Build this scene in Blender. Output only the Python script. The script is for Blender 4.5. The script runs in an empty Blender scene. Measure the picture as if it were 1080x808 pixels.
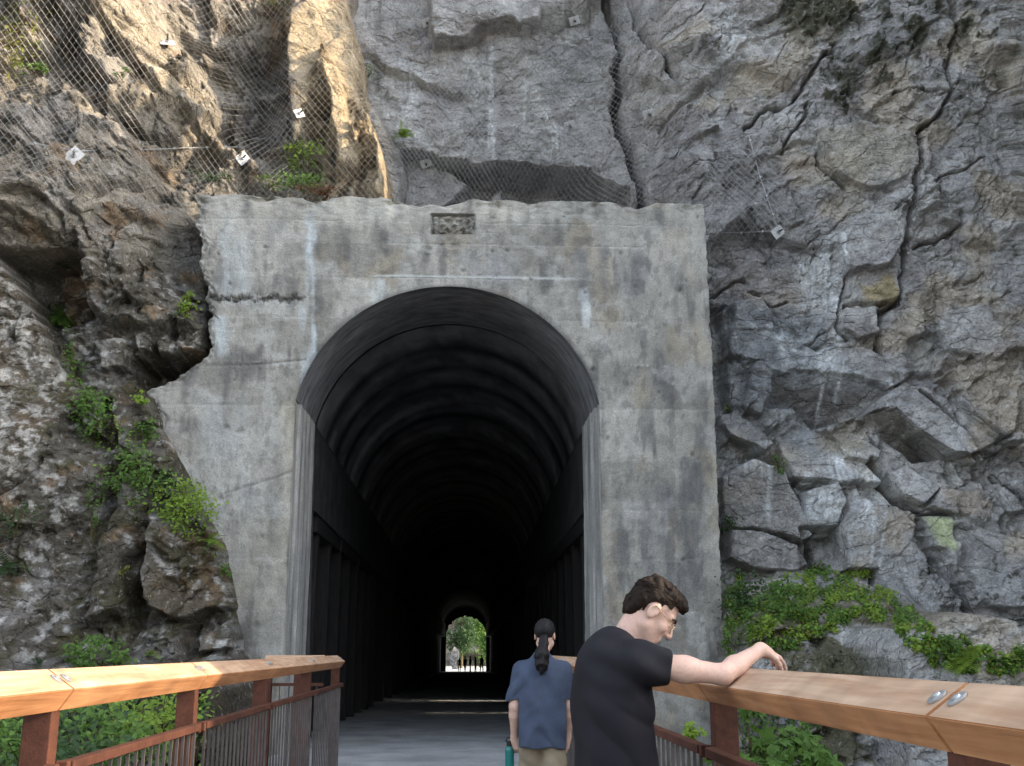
import bpy, bmesh, math, random
import numpy as np
from mathutils import Vector, Matrix
R = math.radians
sc = bpy.context.scene
C = sc.collection
random.seed(7)

# ------------------------------------------------------------------ camera
F_PX, VPX, VPY = 1150.0, 485.0, 685.0            # measured on the 1080x808 photograph
EYE = np.array([0.0, 0.0, 1.5])
TH = math.atan((VPY - 404) / F_PX)
PS = math.atan((540 - VPX) / F_PX * math.cos(TH))
FW = np.array([math.sin(PS) * math.cos(TH), math.cos(PS) * math.cos(TH), math.sin(TH)])
RT = np.array([math.cos(PS), -math.sin(PS), 0.0])
UP = np.cross(RT, FW)
cam = bpy.data.cameras.new('camera'); cam_ob = bpy.data.objects.new('camera', cam); C.objects.link(cam_ob)
cam.sensor_width = 36; cam.lens = F_PX / 1080 * 36; cam.clip_start = 0.05; cam.clip_end = 2000
m = Matrix(((RT[0], UP[0], -FW[0], EYE[0]), (RT[1], UP[1], -FW[1], EYE[1]), (RT[2], UP[2], -FW[2], EYE[2]), (0, 0, 0, 1)))
cam_ob.matrix_world = m
sc.camera = cam_ob

# ------------------------------------------------------------------ light
SUN_EL, SUN_AZ = R(24), R(97)                   # azimuth clockwise from +Y: from the right, a touch behind
w = bpy.data.worlds.new("World"); sc.world = w; w.use_nodes = True
nt = w.node_tree; nt.nodes.clear()
sky = nt.nodes.new('ShaderNodeTexSky'); sky.sky_type = 'NISHITA'; sky.sun_disc = False
sky.sun_elevation = SUN_EL; sky.sun_rotation = SUN_AZ
sky.air_density = 1.0; sky.dust_density = 2.5; sky.ozone_density = 1.0
hs = nt.nodes.new('ShaderNodeHueSaturation'); hs.inputs['Saturation'].default_value = 0.5
bg = nt.nodes.new('ShaderNodeBackground'); bg.inputs['Strength'].default_value = 0.15
wo = nt.nodes.new('ShaderNodeOutputWorld')
nt.links.new(sky.outputs[0], hs.inputs['Color']); nt.links.new(hs.outputs[0], bg.inputs[0]); nt.links.new(bg.outputs[0], wo.inputs[0])
sun = bpy.data.lights.new('sun', 'SUN'); sun.energy = 2.0; sun.angle = R(0.53); sun.color = (1.0, 0.80, 0.56)
sun_ob = bpy.data.objects.new('sun', sun); C.objects.link(sun_ob)
sd = Vector((math.sin(SUN_AZ) * math.cos(SUN_EL), math.cos(SUN_AZ) * math.cos(SUN_EL), math.sin(SUN_EL)))
sun_ob.rotation_euler = sd.to_track_quat('Z', 'Y').to_euler(); sun_ob.location = (30, 0, 40)
sc.view_settings.view_transform = 'Standard'; sc.view_settings.look = 'None'
sc.view_settings.gamma = 1; sc.view_settings.use_curve_mapping = False
sc.view_settings.exposure = 2.15
sc.cycles.max_bounces = 8; sc.cycles.diffuse_bounces = 4

# ------------------------------------------------------------------ helpers
def P(u, v, Y):
    d = FW + RT * ((u - 540) / F_PX) + UP * ((404 - v) / F_PX)
    return EYE + d * (Y / d[1])
def proj(x, y, z):
    dx, dy, dz = x - EYE[0], y - EYE[1], z - EYE[2]
    zc = dx * FW[0] + dy * FW[1] + dz * FW[2]
    xc = dx * RT[0] + dy * RT[1] + dz * RT[2]
    yc = dx * UP[0] + dy * UP[1] + dz * UP[2]
    return 540 + F_PX * xc / zc, 404 - F_PX * yc / zc
def sstep(a, b, x):
    t = np.clip((x - a) / (b - a), 0, 1); return t * t * (3 - 2 * t)
def _h(ix, iy, s):
    n = (ix.astype(np.int64) * 374761393 + iy.astype(np.int64) * 668265263 + s * 1442695041) & 0xffffffff
    n = ((n ^ (n >> 13)) * 1274126177) & 0xffffffff
    n = ((n ^ (n >> 16)) * 2246822519) & 0xffffffff
    return ((n ^ (n >> 15)) & 0xffffff) / float(0xffffff)
def noise(x, y, s=0):
    ix = np.floor(x); iy = np.floor(y); fx = x - ix; fy = y - iy
    ux = fx * fx * fx * (fx * (fx * 6 - 15) + 10); uy = fy * fy * fy * (fy * (fy * 6 - 15) + 10)
    def g(a, b, dx, dy):
        t = _h(a, b, s) * 6.2831853
        return np.cos(t) * dx + np.sin(t) * dy
    n00 = g(ix, iy, fx, fy); n10 = g(ix + 1, iy, fx - 1, fy); n01 = g(ix, iy + 1, fx, fy - 1); n11 = g(ix + 1, iy + 1, fx - 1, fy - 1)
    return (n00 * (1 - ux) + n10 * ux) * (1 - uy) + (n01 * (1 - ux) + n11 * ux) * uy
def fbm(x, y, s=0, o=4, g=0.5):
    r = 0; a = 1.0
    for k in range(o):
        r = r + a * noise(x, y, s + k * 17); x = x * 2.03; y = y * 2.03; a *= g
    return r * 1.4
def ridged(x, y, s=0, o=4):
    r = 0; a = 1.0
    for k in range(o):
        r = r + a * (1 - 2 * np.abs(noise(x, y, s + k * 17))); x = x * 2.1; y = y * 2.1; a *= 0.5
    return r - 1
def facets(x, z, size, seed, tilt=0.5, jit=0.95, cham=0.12):
    """broken blocks: every cell of a jittered grid is a tilted plane; returns height, edge distance, cell value"""
    px, pz = x / size, z / size
    ix, iz = np.floor(px), np.floor(pz)
    b1 = np.full(x.shape, 9e9); b2 = b1.copy(); h1 = np.zeros_like(x); h2 = np.zeros_like(x); c1 = np.zeros_like(x)
    for di in (-1, 0, 1):
        for dj in (-1, 0, 1):
            cx, cz = ix + di, iz + dj
            qx = cx + 0.5 + jit * (_h(cx, cz, seed) - 0.5); qz = cz + 0.5 + jit * (_h(cx, cz, seed + 1) - 0.5)
            dx, dz = px - qx, pz - qz
            d = np.sqrt(dx * dx + dz * dz)
            v = _h(cx, cz, seed + 2)
            h = (v - 0.5) + tilt * 2 * ((_h(cx, cz, seed + 3) - 0.5) * dx + (_h(cx, cz, seed + 4) - 0.5) * dz)
            n1 = d < b1
            n2 = (~n1) & (d < b2)
            b2 = np.where(n1, b1, np.where(n2, d, b2)); h2 = np.where(n1, h1, np.where(n2, h, h2))
            b1 = np.where(n1, d, b1); h1 = np.where(n1, h, h1); c1 = np.where(n1, v, c1)
    e = b2 - b1
    t = sstep(0, cham, e)
    return (h1 + h2) * 0.5 * (1 - t) + h1 * t, e, c1
def pldist(U, V, pts):
    d = np.full(U.shape, 1e9)
    for (ax, ay), (bx, by) in zip(pts[:-1], pts[1:]):
        ex, ey = bx - ax, by - ay
        t = np.clip(((U - ax) * ex + (V - ay) * ey) / (ex * ex + ey * ey + 1e-9), 0, 1)
        d = np.minimum(d, np.hypot(U - ax - t * ex, V - ay - t * ey))
    return d
def polysd(U, V, pts):
    """signed distance, positive inside"""
    ins = np.zeros(U.shape, bool); n = len(pts)
    for i in range(n):
        (ax, ay), (bx, by) = pts[i], pts[(i + 1) % n]
        if ay == by: continue
        c = ((ay > V) != (by > V)) & (U < (bx - ax) * (V - ay) / (by - ay) + ax)
        ins ^= c
    d = pldist(U, V, list(pts) + [pts[0]])
    return np.where(ins, d, -d)
def mix(a, b, t):
    a = np.asarray(a, float); b = np.asarray(b, float)
    return a * (1 - t[..., None]) + b * t[..., None]

def mesh(name, verts, faces, mat=None, parent=None, smooth=False, col=None, uv=None):
    me = bpy.data.meshes.new(name)
    verts = np.asarray(verts, np.float32)
    if isinstance(faces, np.ndarray):
        n, k = faces.shape
        me.vertices.add(len(verts)); me.vertices.foreach_set('co', verts.ravel())
        me.loops.add(n * k); me.loops.foreach_set('vertex_index', faces.astype(np.int32).ravel())
        me.polygons.add(n); me.polygons.foreach_set('loop_start', np.arange(0, n * k, k, dtype=np.int32))
        try: me.polygons.foreach_set('loop_total', np.full(n, k, dtype=np.int32))
        except Exception: pass
        me.update(calc_edges=True); me.validate()
    else:
        me.from_pydata([tuple(map(float, v)) for v in verts], [], faces); me.update()
    if smooth: me.polygons.foreach_set('use_smooth', np.ones(len(me.polygons), bool))
    if col is not None:
        a = me.color_attributes.new('tone', 'FLOAT_COLOR', 'POINT')
        c = np.ones((len(verts), 4), np.float32); c[:, :3] = np.asarray(col).reshape(-1, 3)
        a.data.foreach_set('color', c.ravel())
    if mat:
        for mm in (mat if isinstance(mat, (list, tuple)) else [mat]): me.materials.append(mm)
    o = bpy.data.objects.new(name, me); C.objects.link(o)
    if parent: o.parent = parent
    return o
def gridfaces(nr, nc, flip=False):
    i = np.arange(nr - 1)[:, None] * nc + np.arange(nc - 1)[None, :]
    f = np.stack([i, i + 1, i + nc + 1, i + nc], -1).reshape(-1, 4)
    return f[:, ::-1].copy() if flip else f
def tag(o, label=None, cat=None, group=None, kind=None):
    if label: o['label'] = label
    if cat: o['category'] = cat
    if group: o['group'] = group
    if kind: o['kind'] = kind
    return o
def empty(name, loc=(0, 0, 0), rz=0):
    o = bpy.data.objects.new(name, None); C.objects.link(o); o.location = loc; o.rotation_euler = (0, 0, rz); o.empty_display_size = 0.2
    return o
def relative(o, root):
    """keep a part built in world coordinates in place under its thing"""
    M = Matrix.LocRotScale(root.location, root.rotation_euler.to_quaternion(), None).inverted()
    o.data.transform(M); o.parent = root
    return o
def copy_tree(o, parent=None):
    c = o.copy(); C.objects.link(c)
    if parent: c.parent = parent
    for ch in [k for k in bpy.data.objects if k.parent == o]: copy_tree(ch, c)
    return c
class MB:
    def __init__(s): s.v = []; s.f = []; s.m = []
    def add(s, vs, fs, mi=0):
        b = len(s.v); s.v += [tuple(map(float, v)) for v in vs]
        for f in fs: s.f.append([b + i for i in f]); s.m.append(mi)
    def box(s, c, d, M=None, mi=0, bev=0.0):
        x, y, z = (k / 2 for k in d)
        if bev:
            b = bev; vs = []
            bm = bmesh.new(); bmesh.ops.create_cube(bm, size=1)
            for vv in bm.verts: vv.co = Vector((vv.co.x * d[0], vv.co.y * d[1], vv.co.z * d[2]))
            bmesh.ops.bevel(bm, geom=bm.edges[:], offset=b, segments=2, affect='EDGES', profile=0.5)
            bm.verts.index_update()
            vs = [vv.co.copy() for vv in bm.verts]; fs = [[q.index for q in f.verts] for f in bm.faces]; bm.free()
        else:
            vs = [Vector((a, b, e)) for e in (-z, z) for b in (-y, y) for a in (-x, x)]
            fs = [[0, 2, 3, 1], [4, 5, 7, 6], [0, 1, 5, 4], [2, 6, 7, 3], [0, 4, 6, 2], [1, 3, 7, 5]]
        if M is not None: vs = [M @ q for q in vs]
        s.add([q + Vector(c) for q in vs], fs, mi)
    def tube(s, pts, r, n=6, mi=0, cap=True):
        pts = [Vector(p) for p in pts]; rr = r if hasattr(r, '__len__') else [r] * len(pts)
        vs = []; up = None
        for i, p in enumerate(pts):
            t = (pts[min(i + 1, len(pts) - 1)] - pts[max(i - 1, 0)]).normalized()
            if up is None: up = Vector((0, 0, 1)) if abs(t.z) < 0.9 else Vector((1, 0, 0))
            a = t.cross(up).normalized(); b = a.cross(t).normalized(); up = b
            for k in range(n):
                th = 6.28318 * k / n; vs.append(p + (a * math.cos(th) + b * math.sin(th)) * rr[i])
        fs = [[i * n + k, i * n + (k + 1) % n, (i + 1) * n + (k + 1) % n, (i + 1) * n + k] for i in range(len(pts) - 1) for k in range(n)]
        if cap: fs += [list(range(n))[::-1], [(len(pts) - 1) * n + k for k in range(n)]]
        s.add(vs, fs, mi)
    def prism(s, prof, axis_a, axis_b, o, ext, mi=0, mis=None):
        """profile points (a,b) in the plane axis_a/axis_b at o, extruded by ext"""
        a, b, o, e = Vector(axis_a), Vector(axis_b), Vector(o), Vector(ext)
        n = len(prof); vs = [o + a * p[0] + b * p[1] for p in prof] + [o + e + a * p[0] + b * p[1] for p in prof]
        base = len(s.v); s.v += [tuple(q) for q in vs]
        for k in range(n):
            s.f.append([base + k, base + (k + 1) % n, base + n + (k + 1) % n, base + n + k]); s.m.append(mis[k] if mis else mi)
        s.f.append([base + k for k in range(n)][::-1]); s.m.append(mi)
        s.f.append([base + n + k for k in range(n)]); s.m.append(mi)
    def build(s, name, mat, parent=None, smooth=False, world=True):
        o = mesh(name, s.v, s.f, mat, None, smooth)
        if len(set(s.m)) > 1: o.data.polygons.foreach_set('material_index', s.m)
        bm = bmesh.new(); bm.from_mesh(o.data); bmesh.ops.recalc_face_normals(bm, faces=bm.faces[:]); bm.to_mesh(o.data); bm.free()
        if parent:
            if world: relative(o, parent)
            else: o.parent = parent
        return o

# ------------------------------------------------------------------ materials
def mat(name, col=(0.5, 0.5, 0.5), rough=0.8, metal=0.0, attr=False, var=0.25, nscale=8.0, bump=0.0, bscale=30.0, spec=0.3, det=6, coord='Object', stretch=(1, 1, 1), var2=0.0, n2=40.0, transl=None, spots=None):
    M = bpy.data.materials.new(name); M.use_nodes = True; t = M.node_tree; N = t.nodes; L = t.links
    b = N['Principled BSDF']; b.inputs['Roughness'].default_value = rough; b.inputs['Metallic'].default_value = metal
    b.inputs['Specular IOR Level'].default_value = spec
    tc = N.new('ShaderNodeTexCoord'); mp = N.new('ShaderNodeMapping'); mp.inputs['Scale'].default_value = stretch
    L.new(tc.outputs[coord], mp.inputs['Vector'])
    if attr:
        a = N.new('ShaderNodeAttribute'); a.attribute_name = 'tone'; base = a.outputs['Color']
    else:
        r = N.new('ShaderNodeRGB'); r.outputs[0].default_value = (*col, 1); base = r.outputs[0]
    def modulate(base, scale, amt, det):
        n = N.new('ShaderNodeTexNoise'); n.inputs['Scale'].default_value = scale; n.inputs['Detail'].default_value = det; n.inputs['Roughness'].default_value = 0.65
        L.new(mp.outputs[0], n.inputs['Vector'])
        mr = N.new('ShaderNodeMapRange'); mr.inputs[1].default_value = 0.3; mr.inputs[2].default_value = 0.7
        mr.inputs[3].default_value = 1 - amt; mr.inputs[4].default_value = 1 + amt
        L.new(n.outputs['Fac'], mr.inputs[0])
        mx = N.new('ShaderNodeMix'); mx.data_type = 'RGBA'; mx.blend_type = 'MULTIPLY'; mx.inputs[0].default_value = 1
        L.new(base, mx.inputs[6]); L.new(mr.outputs[0], mx.inputs[7])
        return mx.outputs[2]
    if var: base = modulate(base, nscale, var, det)
    if var2: base = modulate(base, n2, var2, 3)
    if spots:
        sc_, thr, scol, amt = spots
        n = N.new('ShaderNodeTexNoise'); n.inputs['Scale'].default_value = sc_; n.inputs['Detail'].default_value = 5; L.new(mp.outputs[0], n.inputs['Vector'])
        mr = N.new('ShaderNodeMapRange'); mr.inputs[1].default_value = thr; mr.inputs[2].default_value = thr + 0.06; mr.inputs[4].default_value = amt
        L.new(n.outputs['Fac'], mr.inputs[0])
        mx = N.new('ShaderNodeMix'); mx.data_type = 'RGBA'; L.new(mr.outputs[0], mx.inputs[0]); L.new(base, mx.inputs[6]); mx.inputs[7].default_value = (*scol, 1)
        base = mx.outputs[2]
    L.new(base, b.inputs['Base Color'])
    if bump:
        n = N.new('ShaderNodeTexNoise'); n.inputs['Scale'].default_value = bscale; n.inputs['Detail'].default_value = 7; n.inputs['Roughness'].default_value = 0.68
        L.new(mp.outputs[0], n.inputs['Vector'])
        bp = N.new('ShaderNodeBump'); bp.inputs['Strength'].default_value = 1.0; bp.inputs['Distance'].default_value = bump
        L.new(n.outputs['Fac'], bp.inputs['Height']); L.new(bp.outputs[0], b.inputs['Normal'])
    if transl:
        tr = N.new('ShaderNodeBsdfTranslucent'); L.new(base, tr.inputs[0]); ms = N.new('ShaderNodeMixShader'); ms.inputs[0].default_value = transl
        L.new(b.outputs[0], ms.inputs[1]); L.new(tr.outputs[0], ms.inputs[2]); L.new(ms.outputs[0], N['Material Output'].inputs[0])
    return M
def wood(name, c1, c2, rough=0.6, axis='Y'):
    M = bpy.data.materials.new(name); M.use_nodes = True; t = M.node_tree; N = t.nodes; L = t.links
    b = N['Principled BSDF']; b.inputs['Roughness'].default_value = rough; b.inputs['Specular IOR Level'].default_value = 0.3
    tc = N.new('ShaderNodeTexCoord'); mp = N.new('ShaderNodeMapping'); mp.inputs['Scale'].default_value = (14, 0.9, 14) if axis == 'Y' else (0.9, 14, 14)
    L.new(tc.outputs['Object'], mp.inputs[0])
    n = N.new('ShaderNodeTexNoise'); n.inputs['Scale'].default_value = 1.5; n.inputs['Detail'].default_value = 5; n.inputs['Distortion'].default_value = 1.2; L.new(mp.outputs[0], n.inputs[0])
    wv = N.new('ShaderNodeTexNoise'); wv.inputs['Scale'].default_value = 0.35; wv.inputs['Detail'].default_value = 3; wv.inputs['Distortion'].default_value = 3
    L.new(mp.outputs[0], wv.inputs[0])
    ad = N.new('ShaderNodeMath'); ad.operation = 'ADD'; hf = N.new('ShaderNodeMath'); hf.operation = 'MULTIPLY_ADD'; hf.inputs[1].default_value = 0.9; hf.inputs[2].default_value = -0.42
    L.new(n.outputs[0], hf.inputs[0]); L.new(hf.outputs[0], ad.inputs[0]); L.new(wv.outputs[0], ad.inputs[1])
    cr = N.new('ShaderNodeValToRGB'); cr.color_ramp.elements[0].color = (*c1, 1); cr.color_ramp.elements[1].color = (*c2, 1); cr.color_ramp.elements[0].position = 0.3; cr.color_ramp.elements[1].position = 0.75
    L.new(ad.outputs[0], cr.inputs[0])
    n2 = N.new('ShaderNodeTexNoise'); n2.inputs['Scale'].default_value = 5; n2.inputs['Detail'].default_value = 4; L.new(tc.outputs['Object'], n2.inputs[0])
    mr = N.new('ShaderNodeMapRange'); mr.inputs[1].default_value = 0.3; mr.inputs[2].default_value = 0.7; mr.inputs[3].default_value = 0.8; mr.inputs[4].default_value = 1.15; L.new(n2.outputs[0], mr.inputs[0])
    mx = N.new('ShaderNodeMix'); mx.data_type = 'RGBA'; mx.blend_type = 'MULTIPLY'; mx.inputs[0].default_value = 1; L.new(cr.outputs[0], mx.inputs[6]); L.new(mr.outputs[0], mx.inputs[7])
    L.new(mx.outputs[2], b.inputs['Base Color'])
    bp = N.new('ShaderNodeBump'); bp.inputs['Distance'].default_value = 0.003; L.new(ad.outputs[0], bp.inputs['Height']); L.new(bp.outputs[0], b.inputs['Normal'])
    return M
M_ROCK = mat('weathered_rock', attr=True, var=0.42, nscale=3, det=12, var2=0.3, n2=26, bump=0.03, bscale=7, rough=0.8, spots=(11, 0.61, (0.50, 0.49, 0.48), 0.4))
def rock_cracks(M):
    t = M.node_tree; N = t.nodes; L = t.links; bp = [n for n in N if n.type == 'BUMP'][0]; b = N['Principled BSDF']
    tc = N.new('ShaderNodeTexCoord'); nz = N.new('ShaderNodeTexNoise'); nz.inputs['Scale'].default_value = 2.5; nz.inputs['Detail'].default_value = 6; L.new(tc.outputs['Object'], nz.inputs[0])
    ad = N.new('ShaderNodeMix'); ad.data_type = 'VECTOR'; ad.inputs[0].default_value = 0.22; L.new(tc.outputs['Object'], ad.inputs[4]); L.new(nz.outputs['Color'], ad.inputs[5])
    prev = bp
    for sc_, dist, w_ in ((2.6, 0.03, 0.05), (7.0, 0.012, 0.07)):
        mp = N.new('ShaderNodeMapping'); mp.inputs['Rotation'].default_value = (0, 0.6, 0); mp.inputs['Scale'].default_value = (0.7, 1, 1.3); L.new(ad.outputs[1], mp.inputs[0])
        vo = N.new('ShaderNodeTexVoronoi'); vo.feature = 'DISTANCE_TO_EDGE'; vo.inputs['Scale'].default_value = sc_; L.new(mp.outputs[0], vo.inputs['Vector'])
        mr = N.new('ShaderNodeMapRange'); mr.inputs[2].default_value = w_; L.new(vo.outputs['Distance'], mr.inputs[0])
        q = N.new('ShaderNodeBump'); q.inputs['Strength'].default_value = 0.8; q.inputs['Distance'].default_value = dist; L.new(mr.outputs[0], q.inputs['Height']); L.new(prev.outputs[0], q.inputs['Normal']); prev = q
    for sc_, dist in ((2.6, 0.10), (6.5, 0.04), (18.0, 0.010)):        # chipped facets: every cell a small tilted plane
        mp = N.new('ShaderNodeMapping'); mp.inputs['Rotation'].default_value = (0.3, 0.7, 0.2); mp.inputs['Scale'].default_value = (0.65, 1, 1.25); L.new(ad.outputs[1], mp.inputs[0])
        vo = N.new('ShaderNodeTexVoronoi'); vo.feature = 'F1'; vo.inputs['Scale'].default_value = sc_; L.new(mp.outputs[0], vo.inputs['Vector'])
        df = N.new('ShaderNodeVectorMath'); df.operation = 'SUBTRACT'; L.new(mp.outputs[0], df.inputs[0]); L.new(vo.outputs['Position'], df.inputs[1])
        cc = N.new('ShaderNodeVectorMath'); cc.operation = 'SUBTRACT'; L.new(vo.outputs['Color'], cc.inputs[0]); cc.inputs[1].default_value = (0.5, 0.5, 0.5)
        dt = N.new('ShaderNodeVectorMath'); dt.operation = 'DOT_PRODUCT'; L.new(df.outputs[0], dt.inputs[0]); L.new(cc.outputs[0], dt.inputs[1])
        ml = N.new('ShaderNodeMath'); ml.operation = 'MULTIPLY'; ml.inputs[1].default_value = sc_ * 1.3; L.new(dt.outputs['Value'], ml.inputs[0])
        q = N.new('ShaderNodeBump'); q.inputs['Strength'].default_value = 0.9; q.inputs['Distance'].default_value = dist; L.new(ml.outputs[0], q.inputs['Height']); L.new(prev.outputs[0], q.inputs['Normal']); prev = q
    n2 = N.new('ShaderNodeTexNoise'); n2.inputs['Scale'].default_value = 38; n2.inputs['Detail'].default_value = 4; L.new(tc.outputs['Object'], n2.inputs[0])
    q = N.new('ShaderNodeBump'); q.inputs['Distance'].default_value = 0.014; L.new(n2.outputs[0], q.inputs['Height']); L.new(prev.outputs[0], q.inputs['Normal']); L.new(q.outputs[0], b.inputs['Normal'])
rock_cracks(M_ROCK)
M_CONC = mat('old_concrete', attr=True, var=0.2, nscale=3, det=12, var2=0.22, n2=45, bump=0.014, bscale=22, rough=0.9, spec=0.2)
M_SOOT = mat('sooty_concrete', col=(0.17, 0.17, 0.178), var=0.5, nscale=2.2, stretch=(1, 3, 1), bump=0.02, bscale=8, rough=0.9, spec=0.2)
M_DARK = mat('darkened_far_lining', col=(0.012, 0.012, 0.013), var=0.4, nscale=2, rough=0.95, spec=0.05)  # far bore's darkness put into the colour, against light from the far mouth
M_WALLS = mat('near_black_wall', col=(0.06, 0.06, 0.063), var=0.4, nscale=2.2, bump=0.03, bscale=5, rough=0.9, spec=0.15)  # even near-black tone for the side walls
M_TIMBER = mat('old_timber', col=(0.024, 0.022, 0.022), var=0.4, nscale=4, stretch=(6, 6, 0.6), bump=0.01, bscale=20)
M_GRAVEL = mat('fine_gravel', col=(0.40, 0.41, 0.415), var=0.3, nscale=1.2, det=10, var2=0.4, n2=70, bump=0.02, bscale=70, rough=0.95)
M_SOIL = mat('dark_soil', col=(0.07, 0.06, 0.045), var=0.5, nscale=2, det=9, bump=0.05, bscale=12, rough=0.95)
M_DECK = mat('deck_planks', col=(0.22, 0.2, 0.18), var=0.3, nscale=4, stretch=(0.5, 6, 1), bump=0.005)
M_CAP = wood('fir_timber', (0.33, 0.145, 0.058), (0.52, 0.265, 0.125))
M_CAPTOP = wood('weathered_skylit_fir', (0.38, 0.225, 0.135), (0.56, 0.39, 0.265), 0.7)  # cap tops: wear plus pale sky light put into the wood colour
M_CAPX = wood('fir_timber_crosswise', (0.33, 0.145, 0.058), (0.52, 0.265, 0.125), axis='X')
M_CAPTOPX = wood('weathered_skylit_fir_crosswise', (0.38, 0.225, 0.135), (0.56, 0.39, 0.265), 0.7, axis='X')  # same worn, sky-paled top colour for the return cap
M_RUST = mat('weathering_steel', col=(0.075, 0.027, 0.016), var=0.4, nscale=6, var2=0.2, n2=60, bump=0.002, bscale=80, rough=0.75)
M_BAR = mat('weathered_steel_bar', col=(0.085, 0.075, 0.072), var=0.35, nscale=8, rough=0.6, metal=0.3)
M_PLATE = mat('pale_galvanised_plate', col=(0.62, 0.63, 0.64), var=0.2, nscale=20, rough=0.5, spec=0.4)
M_ZINC = mat('galvanised_steel', col=(0.40, 0.41, 0.42), var=0.3, nscale=20, rough=0.4, metal=0.6)
M_WIRE = mat('galvanised_wire', col=(0.38, 0.38, 0.38), var=0.1, rough=0.5, metal=0.3)
# ------------------------------------------------------------------ cliffs
FIELDS = {}
def axis(fine0, fine1, step, lo, hi, coarse):
    a = np.arange(fine0, fine1 + 1e-6, step)
    l = np.arange(fine0 - coarse, lo - 1e-6, -coarse)[::-1]; h = np.arange(fine1 + coarse, hi + 1e-6, coarse)
    return np.concatenate([l, a, h])
def field_mesh(name, xs, zs, Y, col, keep=None, flip=False):
    X, Z = np.meshgrid(xs, zs)
    v = np.stack([X, Y, Z], -1).reshape(-1, 3)
    f = gridfaces(len(zs), len(xs), flip)
    if keep is not None:
        k = keep.reshape(-1); f = f[k[f].all(1)]
    o = mesh(name, v, f, M_ROCK, col=col, smooth=False)
    FIELDS[name] = (xs, zs, np.where(keep, Y, 99.0) if keep is not None else Y)
    return o
def field_at(name, x, z):
    xs, zs, Y = FIELDS[name]
    i = np.clip(np.searchsorted(xs, x) - 1, 0, len(xs) - 2); j = np.clip(np.searchsorted(zs, z) - 1, 0, len(zs) - 2)
    a = np.clip((x - xs[i]) / (xs[i + 1] - xs[i]), 0, 1); b = np.clip((z - zs[j]) / (zs[j + 1] - zs[j]), 0, 1)
    r = (Y[j, i] * (1 - a) + Y[j, i + 1] * a) * (1 - b) + (Y[j + 1, i] * (1 - a) + Y[j + 1, i + 1] * a) * b
    return np.where((x < xs[0]) | (x > xs[-1]) | (z < zs[0]) | (z > zs[-1]), 99, r)
def hit(u, v, names=None, y0=9.0):
    """first cliff point on the line of sight through a measured spot of the photograph"""
    ys = np.arange(y0, 24, 0.02)
    d = FW + RT * ((u - 540) / F_PX) + UP * ((404 - v) / F_PX)
    p = EYE[None] + d[None] * (ys / d[1])[:, None]
    best = None
    for n in names or FIELDS:
        s = ys >= field_at(n, p[:, 0], p[:, 2])
        if s.any():
            k = int(np.argmax(s))
            if best is None or k < best: best = k
    return Vector(p[best]) if best is not None else Vector(P(u, v, 19))

# ---- main cliff: above and right of the portal
xs = axis(-4.2, 9.9, 0.02, -6, 17, 0.2); zs = axis(-1.2, 14.3, 0.02, -3, 24, 0.25)
X, Z = np.meshgrid(xs, zs)
right = sstep(3.0, 4.6, X)
Yb = 20.2 - 1.6 * right - 0.16 * np.clip(X - 4.5, 0, 8) + 0.08 * np.clip(Z - 8, 0, 20) * (1 - right)
toe = sstep(6.0, -0.5, Z) * right
Yb = Yb - 1.3 * toe
U, V = proj(X, Yb, Z)
wu = 7 * fbm(X * 1.7, Z * 1.7, 3, 4); wv = 7 * fbm(X * 1.7, Z * 1.7, 9, 4)
Uw, Vw = U + wu, V + wv
wx = X + 0.25 * fbm(X * 0.9, Z * 0.9, 21, 4); wz = Z + 0.25 * fbm(X * 0.9, Z * 0.9, 31, 4)
smooth_up = sstep(3.6, 2.2, X)                                    # the slab above the portal is smoother
low = sstep(470, 380, 0 * U) * 0 + sstep(300, 420, V)             # the blocky shattered zone lies lower right
# bedding dips down to the right in the blocky zone
c_, s_ = math.cos(R(-38)), math.sin(R(-38))
rx, rz = wx * c_ - wz * s_, wx * s_ + wz * c_
f1, e1, c1 = facets(wx * 0.8, wz, 2.1, 5, 0.55, cham=0.06)
f2, e2, c2 = facets(rx * 0.6, rz * 1.25, 0.75, 15, 0.7, cham=0.05)
f3, e3, c3 = facets(rx * 0.7 + 3, rz * 1.2, 0.30, 25, 0.8, cham=0.07)
f4, e4, c4 = facets(wx, wz * 1.2, 0.13, 35, 0.7)
fb = fbm(X * 0.5, Z * 0.5, 41, 3); fd = fbm(X * 3.0, Z * 4.0, 47, 6, 0.55); fr = ridged(wx * 2.2, wz * 2.6, 53, 5)
a2 = 0.05 + 0.06 * right + 0.17 * low * right
a3 = 0.02 + 0.035 * right + 0.07 * low * right
patch = sstep(-0.15, 0.35, fbm(X * 0.8, Z * 0.8, 61, 3))
def joints(e, w_, s): return np.exp(-(e / w_) ** 2) * sstep(-0.1, 0.35, fbm(X * 1.1 + s, Z * 1.1, 63 + s, 3))
j2, j3 = joints(e2, 0.03, 1), joints(e3, 0.05, 5)
Y = Yb + f1 * (0.22 + 0.12 * right) + f2 * a2 * 1.15 + f3 * a3 * 1.5 * (0.5 + patch) + f4 * (0.02 + 0.035 * patch) + fb * 0.22 + fd * 0.05 - fr * 0.022 + (0.09 * j2 + 0.035 * j3) * (0.3 + right)
def block(pts, dy, soft=6, tx=0.0, tz=0.0, warp=0.6):
    """a slab standing proud (dy<0) or a hollow (dy>0), its face tilted"""
    global Y
    s = sstep(-soft * 0.5, soft * 0.5, polysd(U + wu * warp, V + wv * warp, pts))
    cu = sum(p[0] for p in pts) / len(pts); cv = sum(p[1] for p in pts) / len(pts)
    Y = Y + s * (dy + tx * (U - cu) * 0.016 + tz * (cv - V) * 0.016)
    return s
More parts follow.
